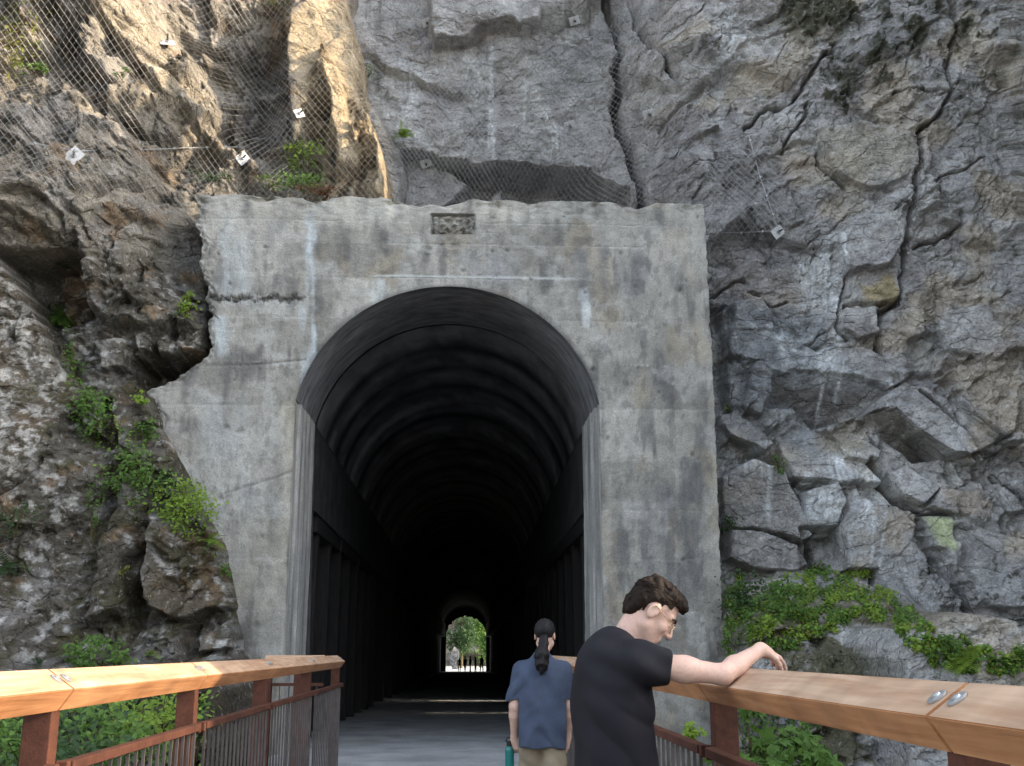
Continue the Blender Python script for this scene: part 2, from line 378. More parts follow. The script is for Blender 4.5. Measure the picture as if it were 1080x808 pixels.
def slab(pts, yface, soft=6, tx=0.0, tz=0.0, warp=0.4, rough=0.22):
    """replace what lies there by a broken plane at its own depth"""
    global Y
    if -2 < yface < 0: soft = soft * 0.7
    s = sstep(-soft * 0.5, soft * 0.5, polysd(U + wu * warp, V + wv * warp, pts))
    cu = sum(p[0] for p in pts) / len(pts); cv = sum(p[1] for p in pts) / len(pts)
    if -2 < yface < 0: yface = yface * 0.66
    pl = Yb + yface + tx * (U - cu) * 0.016 + tz * (cv - V) * 0.016
    Y = Y * (1 - s) + s * (pl + rough * (Y - Yb) * 0.5 + fd * 0.03)
    return s
def crack(pts, wpx, dep, warp=0.5):
    global Y
    d = pldist(U + wu * warp, V + wv * warp, pts)
    k = np.exp(-(d / wpx) ** 2); Y = Y + dep * k
    return k
dirt = np.zeros_like(X)
# hollow under the brow above the portal
s_hol = slab([(425, 160), (455, 163), (500, 168), (560, 170), (600, 176), (622, 178), (640, 190), (660, 202), (674, 222), (425, 240)], 1.45, 4, tz=-0.2, warp=0.45, rough=0.3)
slab([(425, 158), (470, 164), (497, 182), (470, 205), (460, 222), (425, 222)], 0.45, 5)
slab([(520, 190), (532, 182), (534, 200), (528, 214), (515, 212)], 0.55, 4)
# brow ledge higher up, its right wing
block([(455, 0), (455, 57), (480, 50), (505, 42), (530, 38), (545, 42), (575, 30), (605, 17), (640, 3), (640, -40), (455, -40)], -0.5, 4)
block([(545, -40), (548, 43), (575, 30), (640, 3), (640, -40)], -0.12, 4)
# the tall crack right of the brow
dirt = np.maximum(dirt, crack([(628, -10), (640, 8), (652, 35), (654, 60), (648, 80)], 2.6, 1.0))
dirt = np.maximum(dirt, crack([(648, 78), (654, 92), (650, 112), (655, 135), (665, 155), (672, 185), (680, 222)], 3.6, 1.7, 0.25))
block([(655, 84), (664, 120), (664, 145), (680, 190), (690, 225), (760, 240), (790, 200), (800, 140), (850, 90), (790, 60), (720, 90)], 0.22, 10)
dirt = np.maximum(dirt, 0.6 * crack([(668, 5), (672, 30), (690, 55), (715, 75)], 4, 0.3))
crack([(700, 130), (720, 105), (745, 85)], 2.5, 0.2)
# upper right: cracks, blocks
for pts, wd, dp in [([(886, 38), (868, 60), (850, 88), (838, 102), (810, 108), (790, 132)], 3, 0.35), ([(855, 110), (848, 128), (838, 140), (825, 160)], 2.5, 0.3),
                    ([(1004, -5), (1008, 35), (1002, 75), (1008, 90), (1000, 110), (985, 122), (972, 140), (968, 172), (966, 200), (958, 235), (955, 280), (948, 310), (946, 320)], 3.2, 0.4),
                    ([(948, 318), (930, 328), (926, 352), (932, 372)], 3.5, 0.4), ([(895, 324), (915, 322), (946, 318)], 2.5, 0.25), ([(1057, -5), (1058, 30)], 2, 0.25),
                    ([(945, 96), (975, 92), (1000, 92)], 2.5, 0.22), ([(860, 160), (868, 180), (890, 198)], 2.5, 0.25), ([(1040, 166), (1010, 178), (985, 190)], 2, 0.2),
                    ([(965, 262), (990, 255), (1012, 240), (1018, 222)], 2.5, 0.25), ([(752, 306), (775, 300), (790, 290)], 2.5, 0.25), ([(795, 305), (815, 320), (832, 316)], 2.5, 0.2),
                    ([(892, 260), (893, 300), (885, 340), (893, 360)], 2.5, 0.25)]:
    dirt = np.maximum(dirt, 0.8 * crack(pts, wd * 0.62, dp * 0.9, 0.9))
slab([(862, 138), (905, 128), (960, 142), (968, 160), (962, 185), (925, 200), (905, 198), (875, 185)], -0.22, 4, tx=0.1)
slab([(884, 236), (905, 228), (940, 224), (952, 240), (948, 262), (925, 290), (890, 290), (880, 262)], -0.38, 6, tz=0.35)
slab([(897, 288), (945, 285), (946, 314), (920, 322), (898, 322)], -0.18, 3)
slab([(892, 330), (922, 326), (926, 352), (902, 358), (888, 346)], -0.22, 4)
slab([(950, 326), (975, 328), (972, 352), (958, 360), (948, 345)], -0.2, 4)
slab([(985, 330), (1040, 322), (1052, 350), (1030, 376), (995, 368)], -0.15, 4)
block([(930, 210), (965, 200), (962, 232), (1020, 235), (1010, 262), (960, 270), (950, 240)], 0.0, 4, tx=0.3)
# wet zone beside the portal
slab([(758, 326), (800, 318), (815, 345), (806, 362), (770, 362)], -0.35, 5, tz=-0.25)
slab([(765, 352), (815, 350), (840, 362), (870, 378), (870, 392), (820, 392), (770, 375)], -0.18, 4)
block([(750, 318), (768, 322), (770, 440), (750, 460)], 0.35, 6)
block([(765, 380), (800, 385), (812, 415), (795, 440), (768, 430)], -0.2, 5, tx=-0.3)
slab([(806, 400), (840, 393), (905, 396), (928, 405), (934, 415), (905, 440), (880, 448), (858, 452), (835, 430), (808, 432)], 0.32, 4, tz=-0.75)   # undercut below a wet ledge
slab([(862, 372), (900, 360), (926, 372), (932, 404), (905, 396), (866, 394)], -0.14, 4)
block([(770, 440), (830, 446), (850, 452), (905, 440), (900, 470), (870, 480), (830, 470), (800, 468)], -0.1, 6)
slab([(757, 440), (775, 436), (800, 458), (812, 474), (800, 480), (765, 462)], -0.42, 3, tz=0.5)
slab([(820, 470), (850, 448), (872, 466), (905, 470), (925, 490), (930, 512), (880, 512), (830, 505)], -0.3, 4, tz=0.35)
slab([(832, 490), (862, 496), (900, 495), (900, 515), (875, 520), (842, 512)], -0.5, 2, tz=0.6)
slab([(870, 458), (900, 462), (922, 480), (915, 492), (885, 485)], -0.48, 2, tz=0.5)
crack([(840, 508), (875, 516), (905, 512)], 2.5, 0.35)
# tilted block and its dark underside
slab([(904, 444), (930, 436), (958, 462), (992, 484), (966, 487), (930, 466)], 0.1, 2, tx=0.0, tz=-1.9, warp=0.15, rough=0.1)
slab([(904, 443), (922, 424), (940, 411), (965, 413), (1005, 430), (1045, 458), (1040, 470), (1010, 484), (992, 484), (958, 462), (930, 436)], -0.72, 2, tx=0.2, tz=0.35, warp=0.25, rough=0.2)
slab([(992, 425), (1003, 424), (1044, 462), (1062, 458), (1070, 470), (1050, 472), (1035, 468)], -0.82, 2, tx=0.2, tz=0.3, warp=0.2, rough=0.2)
crack([(962, 418), (985, 436), (1008, 456)], 1.5, 0.3, 0.2); crack([(994, 426), (1020, 448), (1043, 470), (1062, 458)], 1.6, 0.3, 0.2)
slab([(932, 500), (950, 492), (985, 518), (966, 534), (944, 524)], -0.5, 2, tx=0.1, tz=0.3, warp=0.2, rough=0.2)
dirt = np.maximum(dirt, crack([(912, 490), (930, 512), (946, 530), (975, 545), (1000, 546)], 3, 0.45, 0.2))
slab([(985, 518), (1010, 520), (1030, 515), (1035, 534), (1005, 546), (975, 536)], -0.35, 3, tx=0.2)
slab([(1040, 512), (1070, 508), (1075, 540), (1048, 545)], -0.4, 3, tx=-0.2)
crack([(1000, 440), (1035, 500), (1060, 560)], 2, 0.2); crack([(1045, 505), (1080, 540)], 2.5, 0.3)
# big faces lower down
slab([(757, 502), (790, 486), (822, 500), (838, 535), (856, 566), (845, 572), (800, 560), (762, 556)], -0.5, 4, tx=-0.25, tz=-0.15, warp=0.3, rough=0.15)
slab([(765, 560), (800, 562), (846, 576), (858, 594), (835, 604), (790, 600), (765, 590)], -0.42, 4, tx=0.2, tz=-0.2, warp=0.3, rough=0.3)
crack([(825, 495), (842, 530), (860, 572), (868, 600)], 3, 0.4)
slab([(842, 520), (878, 512), (888, 530), (882, 558), (848, 560)], -0.35, 3, tz=-0.3, warp=0.3, rough=0.15)
block([(838, 558), (890, 556), (900, 580), (880, 605), (845, 596)], 0.3, 6)
slab([(905, 530), (940, 535), (962, 556), (975, 580), (980, 660), (940, 650), (920, 600), (890, 600), (884, 556)], -0.38, 4, tx=0.1, tz=-0.1, warp=0.3, rough=0.3)
slab([(969, 545), (1000, 545), (1004, 583), (980, 578)], -0.3, 3, warp=0.2, rough=0.1)
crack([(966, 548), (965, 570), (985, 590), (1010, 625), (1040, 690)], 3.5, 0.35)
slab([(1005, 540), (1030, 555), (1080, 570), (1080, 640), (1040, 640), (1010, 600)], -0.2, 4, tx=-0.2)
# earth shelf below, where the plants grow
mound = np.minimum(np.interp(U, [740, 780, 830, 880, 940, 990, 1060, 1300], [615, 612, 606, 600, 622, 655, 685, 690]), 2000)
tz_ = sstep(-12, 60, V + wv - mound) * right
Y = Y - 1.5 * tz_ - 0.011 * np.clip(V - mound, 0, 220) * right
Y = Y + tz_ * 0.12 * fbm(X * 2.5, Z * 2.5, 71, 4)
slab([(838, 690), (852, 668), (880, 657), (908, 653), (938, 660), (962, 684), (974, 720), (985, 800), (960, 900), (850, 900), (842, 760)], -3.1, 8, tx=0.12, tz=-0.25, warp=0.6, rough=0.7)
bo = sstep(-4, 6, polysd(U + wu * 0.6, V + wv * 0.6, [(838, 690), (852, 668), (880, 657), (908, 653), (938, 660), (962, 684), (974, 720), (985, 800), (960, 900), (850, 900), (842, 760)]))
keep = ~((X > -3.4) & (X < 2.9) & (Z < 8.2))
# colours: the stone's own, and shade painted under the overhangs
g = 0.5 + 0.5 * np.clip(fbm(X * 0.6, Z * 0.6, 81, 4), -1, 1)
col = mix((0.285, 0.285, 0.285), (0.46, 0.455, 0.44), g)
col = mix(col, (0.30, 0.275, 0.275), 0.5 * sstep(0.0, 0.6, fbm(X * 0.9 + 5, Z * 0.9, 83, 3)))
col = col * (0.88 + 0.26 * c2 * right + 0.13 * (1 - right))[..., None] * (0.92 + 0.16 * c3)[..., None]
tan_ = sstep(0.1, 0.55, fbm(X * 0.7 + 9, Z * 0.7, 87, 3)) * right
col = mix(col, (0.42, 0.36, 0.27), 0.6 * tan_)
def paint(pts, c, a, soft=10, warp=1.5):
    global col
    col = mix(col, c, a * sstep(-soft, soft, polysd(U + wu * warp, V + wv * warp, pts)))
paint([(862, 138), (905, 128), (960, 142), (968, 160), (962, 185), (905, 198), (875, 185)], (0.36, 0.33, 0.26), 0.6)
paint([(905, 300), (940, 300), (945, 320), (910, 322)], (0.40, 0.31, 0.13), 0.7, 5)
paint([(985, 380), (1080, 370), (1080, 500), (1060, 470)], (0.45, 0.385, 0.30), 0.6, 20)
paint([(680, 120), (790, 100), (830, 200), (850, 300), (760, 320), (690, 215)], (0.235, 0.23, 0.23), 0.8, 25)          # damp dark stone
paint([(752, 320), (870, 330), (900, 440), (850, 480), (770, 480)], (0.215, 0.235, 0.25), 0.75, 22)
paint([(757, 500), (822, 500), (858, 572), (858, 605), (765, 600)], (0.25, 0.24, 0.23), 0.7, 8)
paint([(806, 402), (934, 415), (858, 452), (835, 430)], (0.135, 0.12, 0.11), 0.8, 8)  # shade of the undercut painted into the colour
paint([(971, 547), (998, 546), (1003, 583), (982, 577)], (0.40, 0.45, 0.25), 0.85, 3, 0.5)
paint([(905, 443), (930, 437), (990, 484), (965, 487)], (0.20, 0.185, 0.16), 0.8, 3, 0.3)  # underside of the tilted block darkened, its shade put into the colour
paint([(985, 520), (1035, 512), (1035, 540), (1000, 545)], (0.36, 0.28, 0.20), 0.5, 6)
# pale mineral runs
def streak(u, v0, v1, wpx, a, c=(0.66, 0.69, 0.70)):
    global col
    n = fbm(U * 0.05, V * 0.01 + u, 91, 3)
    k = np.exp(-((U - u + 3 * n) / wpx) ** 2) * sstep(v0 - 5, v0 + 6, V) * sstep(v1 + 15, v1 - 15, V) * np.clip(0.65 + 0.9 * fbm(U * 0.25, V * 0.06, 93, 3), 0, 1)
    col = mix(col, c, min(1, a * 1.8) * k)
for a in [(518, 50, 160, 3, .5), (520, 95, 165, 4, .4), (553, 70, 130, 2, .3), (586, 130, 168, 5, .6), (770, 0, 60, 8, .5), (765, 30, 120, 5, .35), (500, 60, 110, 9, .25), (430, 60, 150, 14, .25),
          (884, 250, 370, 3, .7), (874, 250, 330, 8, .55), (862, 270, 330, 5, .4), (850, 270, 330, 8, .35), (825, 348, 382, 6, .8), (850, 365, 380, 4, .5), (868, 370, 400, 12, .7), (888, 378, 420, 2, .7), (872, 400, 440, 2, .5),
          (858, 520, 560, 14, .7), (872, 520, 560, 9, .6), (905, 515, 560, 8, .55), (880, 480, 520, 20, .55), (920, 500, 545, 14, .55), (780, 475, 500, 12, .7), (800, 470, 500, 10, .6), (805, 500, 560, 3, .4), (912, 545, 600, 3, .45), (923, 540, 600, 2, .4), (845, 500, 545, 6, .5)]: streak(*a)
def veinline(pts, wpx, a, c=(0.55, 0.58, 0.6)):
    global col
    k = np.exp(-(pldist(U + wu * 0.5, V + wv * 0.5, pts) / wpx) ** 2) * np.clip(0.5 + fbm(X * 6, Z * 6, 95, 3), 0, 1); col = mix(col, c, a * k)
veinline([(765, 345), (800, 350), (830, 365), (860, 385), (905, 395), (930, 404)], 4, .8); veinline([(806, 345), (840, 358), (866, 378)], 3, .8)
veinline([(825, 380), (868, 392), (885, 395)], 5, .7); veinline([(800, 478), (828, 500), (845, 535)], 4, .6); veinline([(805, 436), (850, 432), (870, 420)], 1.5, .6)
# lichen flecks, moss, crack dirt
lich = sstep(0.36, 0.55, fbm(X * 9, Z * 9, 97, 4)) * sstep(-0.1, 0.4, fbm(X * 0.9, Z * 0.9, 99, 3)) * right
col = mix(col, (0.48, 0.48, 0.46), 0.45 * lich)
mossm = sstep(-6, 14, polysd(U + wu * 2.2, V + wv * 2.2, [(806, -30), (902, -30), (900, 8), (885, 30), (862, 52), (848, 48), (838, 30), (815, 15)]))
mossm = np.maximum(mossm, sstep(-4, 8, polysd(U + wu * 1.5, V + wv * 1.5, [(975, -20), (1012, -20), (1000, 12), (985, 22)])))
for q in [(960, 36, 12), (895, 108, 10), (874, 104, 9), (932, 52, 13), (1020, 25, 9), (940, 75, 8), (920, 65, 9), (895, 80, 14)]:
    mossm = np.maximum(mossm, sstep(1.3, 0.7, np.hypot(U + 2 * wu - q[0], V + 2 * wv - q[1]) / q[2]))
blk = sstep(0.25, 0.5, fbm(X * 4, Z * 4, 101, 4)) * sstep(820, 870, U) * sstep(200, 40, V)
mossm = np.maximum(mossm, 0.9 * blk)
blk2 = sstep(0.4, 0.55, fbm(X * 5 + 3, Z * 5, 103, 4)) * sstep(930, 980, U) * sstep(575, 600, V)
mossm = np.maximum(mossm, 0.8 * blk2)
col = mix(col, (0.045, 0.05, 0.025), 0.88 * mossm)
Y = Y - 0.10 * mossm * (0.6 + fbm(X * 7, Z * 7, 105, 4))
tz_ = tz_ * (1 - bo)
soil = tz_ * sstep(-0.3, 0.2, fbm(X * 2, Z * 2, 107, 4) + 0.25)
col = mix(col, (0.075, 0.07, 0.03), 0.9 * soil); col = mix(col, (0.46, 0.45, 0.43), 0.6 * bo * sstep(0.15, 0.4, fbm(X * 5, Z * 5, 111, 5)))
col = mix(col, (0.10, 0.095, 0.095), 0.5 * np.clip(dirt, 0, 1))
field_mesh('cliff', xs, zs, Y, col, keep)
tag(bpy.data.objects['cliff'], kind='structure')

# ---- left cliff
xs = axis(-8.6, -0.6, 0.02, -16, -0.4, 0.2); zs = axis(-1.0, 14.3, 0.02, -3, 22, 0.25)
X, Z = np.meshgrid(xs, zs)
far = sstep(6.6, 8.4, Z)
Yb = 16.4 + 2.2 * far * sstep(-6.5, -4.0, X) - 0.25 * np.clip(-3.8 - X, 0, 9) + 0.10 * np.clip(Z - 8, 0, 20) - 1.3 * sstep(3.0, -0.5, Z)
Yb = Yb + sstep(4.0, 5.6, Z) * (1 - far) * 1.0
U, V = proj(X, Yb, Z)
wu = 7 * fbm(X * 1.6, Z * 1.6, 203, 4); wv = 7 * fbm(X * 1.6, Z * 1.6, 209, 4)
wx = X + 0.3 * fbm(X * 0.9, Z * 0.9, 221, 4); wz = Z + 0.3 * fbm(X * 0.9, Z * 0.9, 231, 4)
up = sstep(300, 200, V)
c_, s_ = math.cos(R(-52)), math.sin(R(-52))          # ridges fall from upper left to lower right
rx, rz = wx * c_ - wz * s_, wx * s_ + wz * c_
ru, rv = wx * math.cos(R(15)) - wz * math.sin(R(15)), wx * math.sin(R(15)) + wz * math.cos(R(15))
f1, e1, c1 = facets(rx * 0.45, rz * 1.0, 1.05, 205, 0.75, cham=0.08)
f2, e2, c2 = facets(rx * 0.5, rz, 0.46, 215, 0.9, cham=0.06)
f3, e3, c3 = facets(ru, rv, 0.24, 225, 0.9, cham=0.06)
f4, e4, c4 = facets(wx, wz, 0.09, 235, 0.7)
fb = fbm(X * 0.45, Z * 0.45, 241, 3); fd = fbm(X * 3, Z * 3, 247, 6, 0.55); fr = ridged(rx * 1.0, rz * 2.4, 253, 5)
j2 = np.exp(-(e2 / 0.05) ** 2) * sstep(-0.1, 0.35, fbm(X * 1.1, Z * 1.1, 263, 3))
Y = Yb + f1 * (0.55 + 0.25 * up) + f2 * (0.26 + 0.12 * up) + f3 * 0.15 + f4 * 0.05 + fb * 0.25 + fd * 0.10 - fr * (0.08 + 0.06 * up) + 0.10 * j2
dirt = np.zeros_like(X)
# upper mass: hollows between ridges, columns at its right end
block([(35, 5), (60, 0), (95, 60), (120, 92), (100, 105), (70, 85), (50, 55)], 0.45, 10)
block([(165, 0), (215, 35), (262, 60), (250, 110), (240, 150), (215, 80), (180, 30)], 0.5, 10)
block([(95, 0), (160, 0), (205, 55), (245, 105), (250, 165), (215, 140), (150, 80)], -0.3, 12, tx=0.4)
block([(110, 100), (200, 120), (235, 175), (200, 200), (150, 170)], 0.45, 12)
block([(262, 62), (300, 28), (312, 70), (300, 150), (268, 175), (250, 140)], 0.35, 8, tx=-0.4)
slab([(308, 20), (375, -20), (388, 70), (380, 120), (345, 60), (330, 90), (322, 150), (312, 160), (305, 90)], -0.35, 8, tx=0.55)
slab([(343, 78), (358, 80), (372, 150), (380, 176), (362, 180), (352, 130)], -0.55, 6, tx=0.9)
block([(322, 120), (346, 105), (355, 170), (350, 200), (325, 205)], 0.5, 6)
slab([(396, 140), (410, 146), (413, 215), (395, 215)], -0.65, 4, tx=0.9)
block([(380, 180), (396, 160), (396, 215), (375, 215)], 0.4, 5)
block([(250, 165), (300, 195), (345, 235), (200, 240), (200, 200)], -0.2, 8)
# block over the small cave
slab([(-60, 196), (0, 196), (40, 206), (70, 225), (78, 250), (62, 262), (30, 266), (0, 262), (-60, 262)], -0.5, 4, tx=0.25, tz=0.1, rough=1.2)
block([(-60, 262), (10, 266), (64, 262), (92, 272), (98, 330), (60, 345), (-60, 345)], 0.85, 8)
block([(88, 245), (108, 285), (112, 330), (95, 330), (85, 290)], -0.35, 8)
slab([(118, 250), (140, 236), (160, 252), (160, 280), (135, 290), (120, 280)], -0.25, 8, rough=0.9)
slab([(165, 215), (220, 205), (222, 290), (215, 330), (195, 300), (172, 285)], 0.15, 8, rough=0.5)
block([(104, 300), (175, 290), (210, 330), (208, 352), (150, 350), (110, 340)], -0.25, 10, tz=0.5)
slab([(110, 362), (135, 362), (136, 392), (112, 394)], -0.45, 4); slab([(148, 358), (166, 360), (164, 374), (148, 374)], -0.5, 3); slab([(172, 362), (190, 364), (186, 378), (172, 376)], -0.5, 3)
block([(140, 378), (175, 378), (215, 372), (222, 382), (190, 404), (160, 420), (140, 405)], 1.1, 5)
slab([(122, 415), (140, 412), (146, 450), (140, 478), (126, 470)], -0.4, 6, tz=-0.2)
# lower rock: two rounded ribs, a cleft, a cave at the foot
slab([(135, 505), (160, 520), (150, 590), (128, 640), (95, 660), (110, 580)], -0.55, 10, tx=0.5, rough=1.0)
slab([(165, 545), (185, 548), (225, 600), (238, 620), (215, 645), (185, 655), (158, 640), (150, 600)], -0.38, 10, tx=0.45, rough=1.0)
block([(130, 600), (160, 560), (150, 640), (130, 680)], 0.35, 8)
block([(188, 668), (215, 640), (244, 640), (250, 692), (190, 700)], 0.6, 6)
slab([(205, 672), (232, 655), (242, 668), (238, 684), (212, 690)], 0.1, 3, tz=0.6)
tz_ = sstep(-10, 40, V + wv - np.interp(U, [-200, 0, 80, 150, 250], [690, 690, 692, 690, 690]))
Y = Y - 1.2 * tz_ - 0.008 * np.clip(V - 690, 0, 200)
# the big rock at the left edge: an upper face ending in a slanting arris, a second one below its cleft
slab([(-400, 150), (-40, 232), (0, 274), (24, 306), (48, 350), (66, 384), (80, 402), (79, 432), (52, 474), (28, 505), (0, 530), (-80, 590), (-400, 600)], -1.25, 5, tx=0.3, tz=-0.15, warp=0.5, rough=0.9)
slab([(-400, 590), (-60, 585), (0, 536), (30, 510), (56, 478), (80, 440), (112, 470), (122, 530), (112, 600), (96, 660), (90, 720), (-400, 760)], -0.8, 6, tx=0.3, tz=0.1, warp=0.6, rough=1.0)
# right rim turns away so the mass ends where it ends
rim = np.interp(V, [-60, 0, 60, 110, 140, 175, 215, 260], [372, 374, 384, 392, 410, 414, 416, 416])
keepm = U < rim + 1.5 * wu
Y = Y + 3.0 * sstep(-14, 6, U + 1.0 * wu - rim)
# hidden behind or beside the concrete: stays out of the wall
inside = (X > -4.62) & (Z < 8.7)
edge = np.interp(V, [180, 205, 290, 345, 372, 400, 415, 450, 520, 570, 600, 690, 760], [214, 212, 220, 223, 218, 195, 168, 172, 200, 232, 240, 246, 250])
over = sstep(-8, 10, U - edge) * (Z < 8.75)
Y = np.where(Z < 8.75, Y + 3.2 * over, Y)
keep = ~((over > 0.98) & (X > -3.6))
g = 0.5 + 0.5 * np.clip(fbm(X * 0.8, Z * 0.8, 281, 4), -1, 1)
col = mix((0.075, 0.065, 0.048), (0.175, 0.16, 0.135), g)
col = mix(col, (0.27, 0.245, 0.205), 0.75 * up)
col = col * (0.8 + 0.4 * c2)[..., None]
col = mix(col, (0.27, 0.26, 0.25), 0.6 * sstep(0.1, 0.5, fbm(X * 1.3 + 4, Z * 1.3, 283, 4)))
col = mix(col, (0.24, 0.16, 0.09), 0.6 * sstep(0.25, 0.6, fbm(X * 1.5 + 7, Z * 1.5, 285, 4)))
paint([(300, 20), (375, -20), (420, 220), (340, 215), (320, 120)], (0.46, 0.36, 0.22), 0.7, 12)
paint([(100, 0), (160, 0), (250, 190), (150, 100)], (0.40, 0.34, 0.25), 0.5, 15)
paint([(165, 545), (190, 548), (235, 620), (190, 655), (158, 640)], (0.17, 0.125, 0.07), 0.4, 14)
paint([(262, 62), (300, 40), (300, 150), (250, 160)], (0.16, 0.155, 0.155), 0.7, 12)
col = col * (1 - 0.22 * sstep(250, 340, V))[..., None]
lich = sstep(0.12, 0.36, fbm(X * 6, Z * 6, 297, 5)) * sstep(-0.3, 0.25, fbm(X * 1.1, Z * 1.1, 299, 3)) * sstep(230, 330, V)
col = mix(col, (0.50, 0.50, 0.48), 0.6 * lich)
bigl = sstep(-6, 6, polysd(U + wu, V + wv, [(-400, 150), (-40, 232), (0, 274), (24, 306), (48, 350), (66, 384), (80, 402), (79, 432), (52, 474), (28, 505), (0, 530), (-80, 590), (-400, 600)]))
col = mix(col, mix((0.085, 0.068, 0.045), (0.50, 0.49, 0.46), sstep(-0.1, 0.3, fbm(X * 7, Z * 7, 311, 5, 0.6) + 0.2 * fbm(X * 1.5, Z * 1.5, 313, 3))), 0.62 * bigl)
moss = sstep(0.05, 0.4, fbm(X * 2.0, Z * 2.0, 301, 5)) * sstep(330, 420, V)
col = mix(col, (0.055, 0.048, 0.02), 0.75 * moss)
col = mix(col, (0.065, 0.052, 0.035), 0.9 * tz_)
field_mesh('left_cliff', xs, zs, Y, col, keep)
tag(bpy.data.objects['left_cliff'], kind='structure')
LC = FIELDS['left_cliff']

# ---- unseen rock wall added beyond the right edge, shaped to block the sun
ys = np.arange(-6, 24.1, 0.1); zz = np.arange(-4, 1.001, 0.04)
ztop = np.interp(ys, [-6, 0, 4.9, 6.2, 8, 10, 12, 14.2, 14.3, 14.55, 14.65, 15.6, 16.1, 17.4, 18.2, 24], [4, 6.3, 6.4, 8.0, 10, 16, 17.6, 17.9, 10.3, 10.3, 17.9, 18.4, 14.9, 15.2, 19.5, 20.5])  # rim heights and notch set where sun should reach rock and rail
T, YY = np.meshgrid(np.linspace(0, 1, 70), ys)
top = ztop[:, None] + (0.12 + 1.2 * (YY > 14.8)) * fbm(YY * 1.1, YY * 0 + 2.2, 401, 4)
ZZ = -4 + T * (top + 4)
XX = 10.6 + 0.5 * fbm(YY * 0.5, ZZ * 0.5, 403, 4) + facets(YY, ZZ, 1.6, 405, 0.6)[0] * 0.5 + np.clip(6 - YY, 0, 12) * 0.1
vv = np.stack([XX, YY, ZZ], -1).reshape(-1, 3)
bk = vv.copy().reshape(len(ys), 70, 3)[:, -1:, :] + np.array([3.0, 0, 0.3])
vv = np.concatenate([vv.reshape(len(ys), 70, 3), bk], 1).reshape(-1, 3)
gw = mesh('gorge_sun_blocker', vv, gridfaces(len(ys), 71), M_ROCK, col=np.tile((0.42, 0.41, 0.40), (len(vv), 1)))  # pale tone chosen to bounce light onto the right cliff
tag(gw, kind='structure')
# ------------------------------------------------------------------ tunnel portal
YP = 17.0
def pw(u, v): q = P(u, v, YP); return (q[0], q[2])
JL, JR = pw(312, 422)[0], pw(632, 426)[0]
ZS = pw(312, 422)[1]; ZT = pw(466, 302)[1]
XC = (JL + JR) / 2; HWID = (JR - JL) / 2; SAG = ZT - ZS
RAD = (HWID ** 2 + SAG ** 2) / (2 * SAG); ZC = ZT - RAD; A0 = math.acos(min(1, HWID / RAD)) if ZS > ZC else 0
A0 = math.asin((ZS - ZC) / RAD)
def arch_pts(xc, hw, zs_, zt, n):
    sag = zt - zs_; r = (hw * hw + sag * sag) / (2 * sag); zc = zt - r; a0 = math.asin(max(-1, min(1, (zs_ - zc) / r)))
    a = np.linspace(math.pi - a0, a0, n)
    return np.stack([xc + r * np.cos(a), zc + r * np.sin(a)], -1)
ZB = -0.5
nj, na = 250, 420
jl = np.stack([np.full(nj, JL), np.linspace(ZB, ZS, nj)], -1)[:-1]
inner = np.concatenate([jl, arch_pts(XC, HWID, ZS, ZT, na), np.stack([np.full(nj, JR), np.linspace(ZS, ZB, nj)], -1)[1:]])
def resample(pts, n):
    pts = np.array(pts, float); d = np.concatenate([[0], np.cumsum(np.hypot(*np.diff(pts, axis=0).T))]); t = np.linspace(0, d[-1], n)
    return np.stack([np.interp(t, d, pts[:, 0]), np.interp(t, d, pts[:, 1])], -1)
leftpx = [(166, 432), (160, 413), (176, 404), (190, 398), (204, 384), (213, 374), (218, 362), (217, 345)]
left2px = [(217, 345), (221, 330), (216, 300), (215, 288), (213, 256), (206, 232), (206, 203)]
rightx_t, rightx_b = pw(743, 215)[0], pw(762, 690)[0]
oL = resample([(pw(160, 430)[0] - 0.1, ZB), (pw(160, 430)[0] - 0.05, 3.0)] + [pw(*p) for p in leftpx], nj)[:-1]
o1 = resample([pw(*p) for p in left2px], na // 4)
zt_l, zt_r = pw(207, 203)[1], pw(743, 214)[1]
o2 = resample([(pw(206, 203)[0], zt_l), (rightx_t - 0.04, zt_r)], na - 2 * (na // 4) + 2)
o3 = resample([(rightx_t - 0.04, zt_r), (rightx_t, zt_r - 0.06), (rightx_t + 0.02, ZS)], na // 4)
o4 = resample([(rightx_t + 0.02, ZS), (rightx_b, ZB)], nj)[1:]
outer = np.concatenate([oL, o1[:-1], o2, o3[1:], o4])
assert len(outer) == len(inner), (len(outer), len(inner))
# ragged left edge, broken top edge
s_ = np.arange(len(outer)) * 0.05
on_top = np.zeros(len(outer), bool); on_top[len(oL) + len(o1) - 1: len(oL) + len(o1) - 1 + len(o2)] = True
on_left = np.zeros(len(outer), bool); on_left[60:len(oL) + len(o1) - 1] = True
ou, _ov = proj(outer[:, 0], YP, outer[:, 1])
chip = 0.05 * np.abs(fbm(s_ * 1.2, s_ * 0, 501, 4)) + 0.16 * np.exp(-((ou - 325) / 22) ** 2) * (0.6 + fbm(s_ * 2, s_ * 0, 503, 3)) + 0.06 * np.exp(-((ou - 560) / 14) ** 2) + 0.10 * np.exp(-((ou - 672) / 12) ** 2) + 0.07 * np.exp(-((ou - 440) / 9) ** 2)
chip = chip + 0.10 * sstep(500, 470, ou) * sstep(400, 460, ou)
outer[:, 1] -= np.where(on_top, np.clip(chip, 0, 0.4), 0)
outer[-len(o4) - len(o3):, 0] += 0.018 * fbm(s_[-len(o4) - len(o3):] * 2.5, 0 * s_[-len(o4) - len(o3):], 507, 5, 0.7)
outer[:, 0] += np.where(on_left, 0.13 * fbm(s_ * 0.55, s_ * 0, 505, 5, 0.6), 0)
MR = 190
t = np.linspace(0, 1, MR)[:, None, None]
G = inner[None] * (1 - t) + outer[None] * t
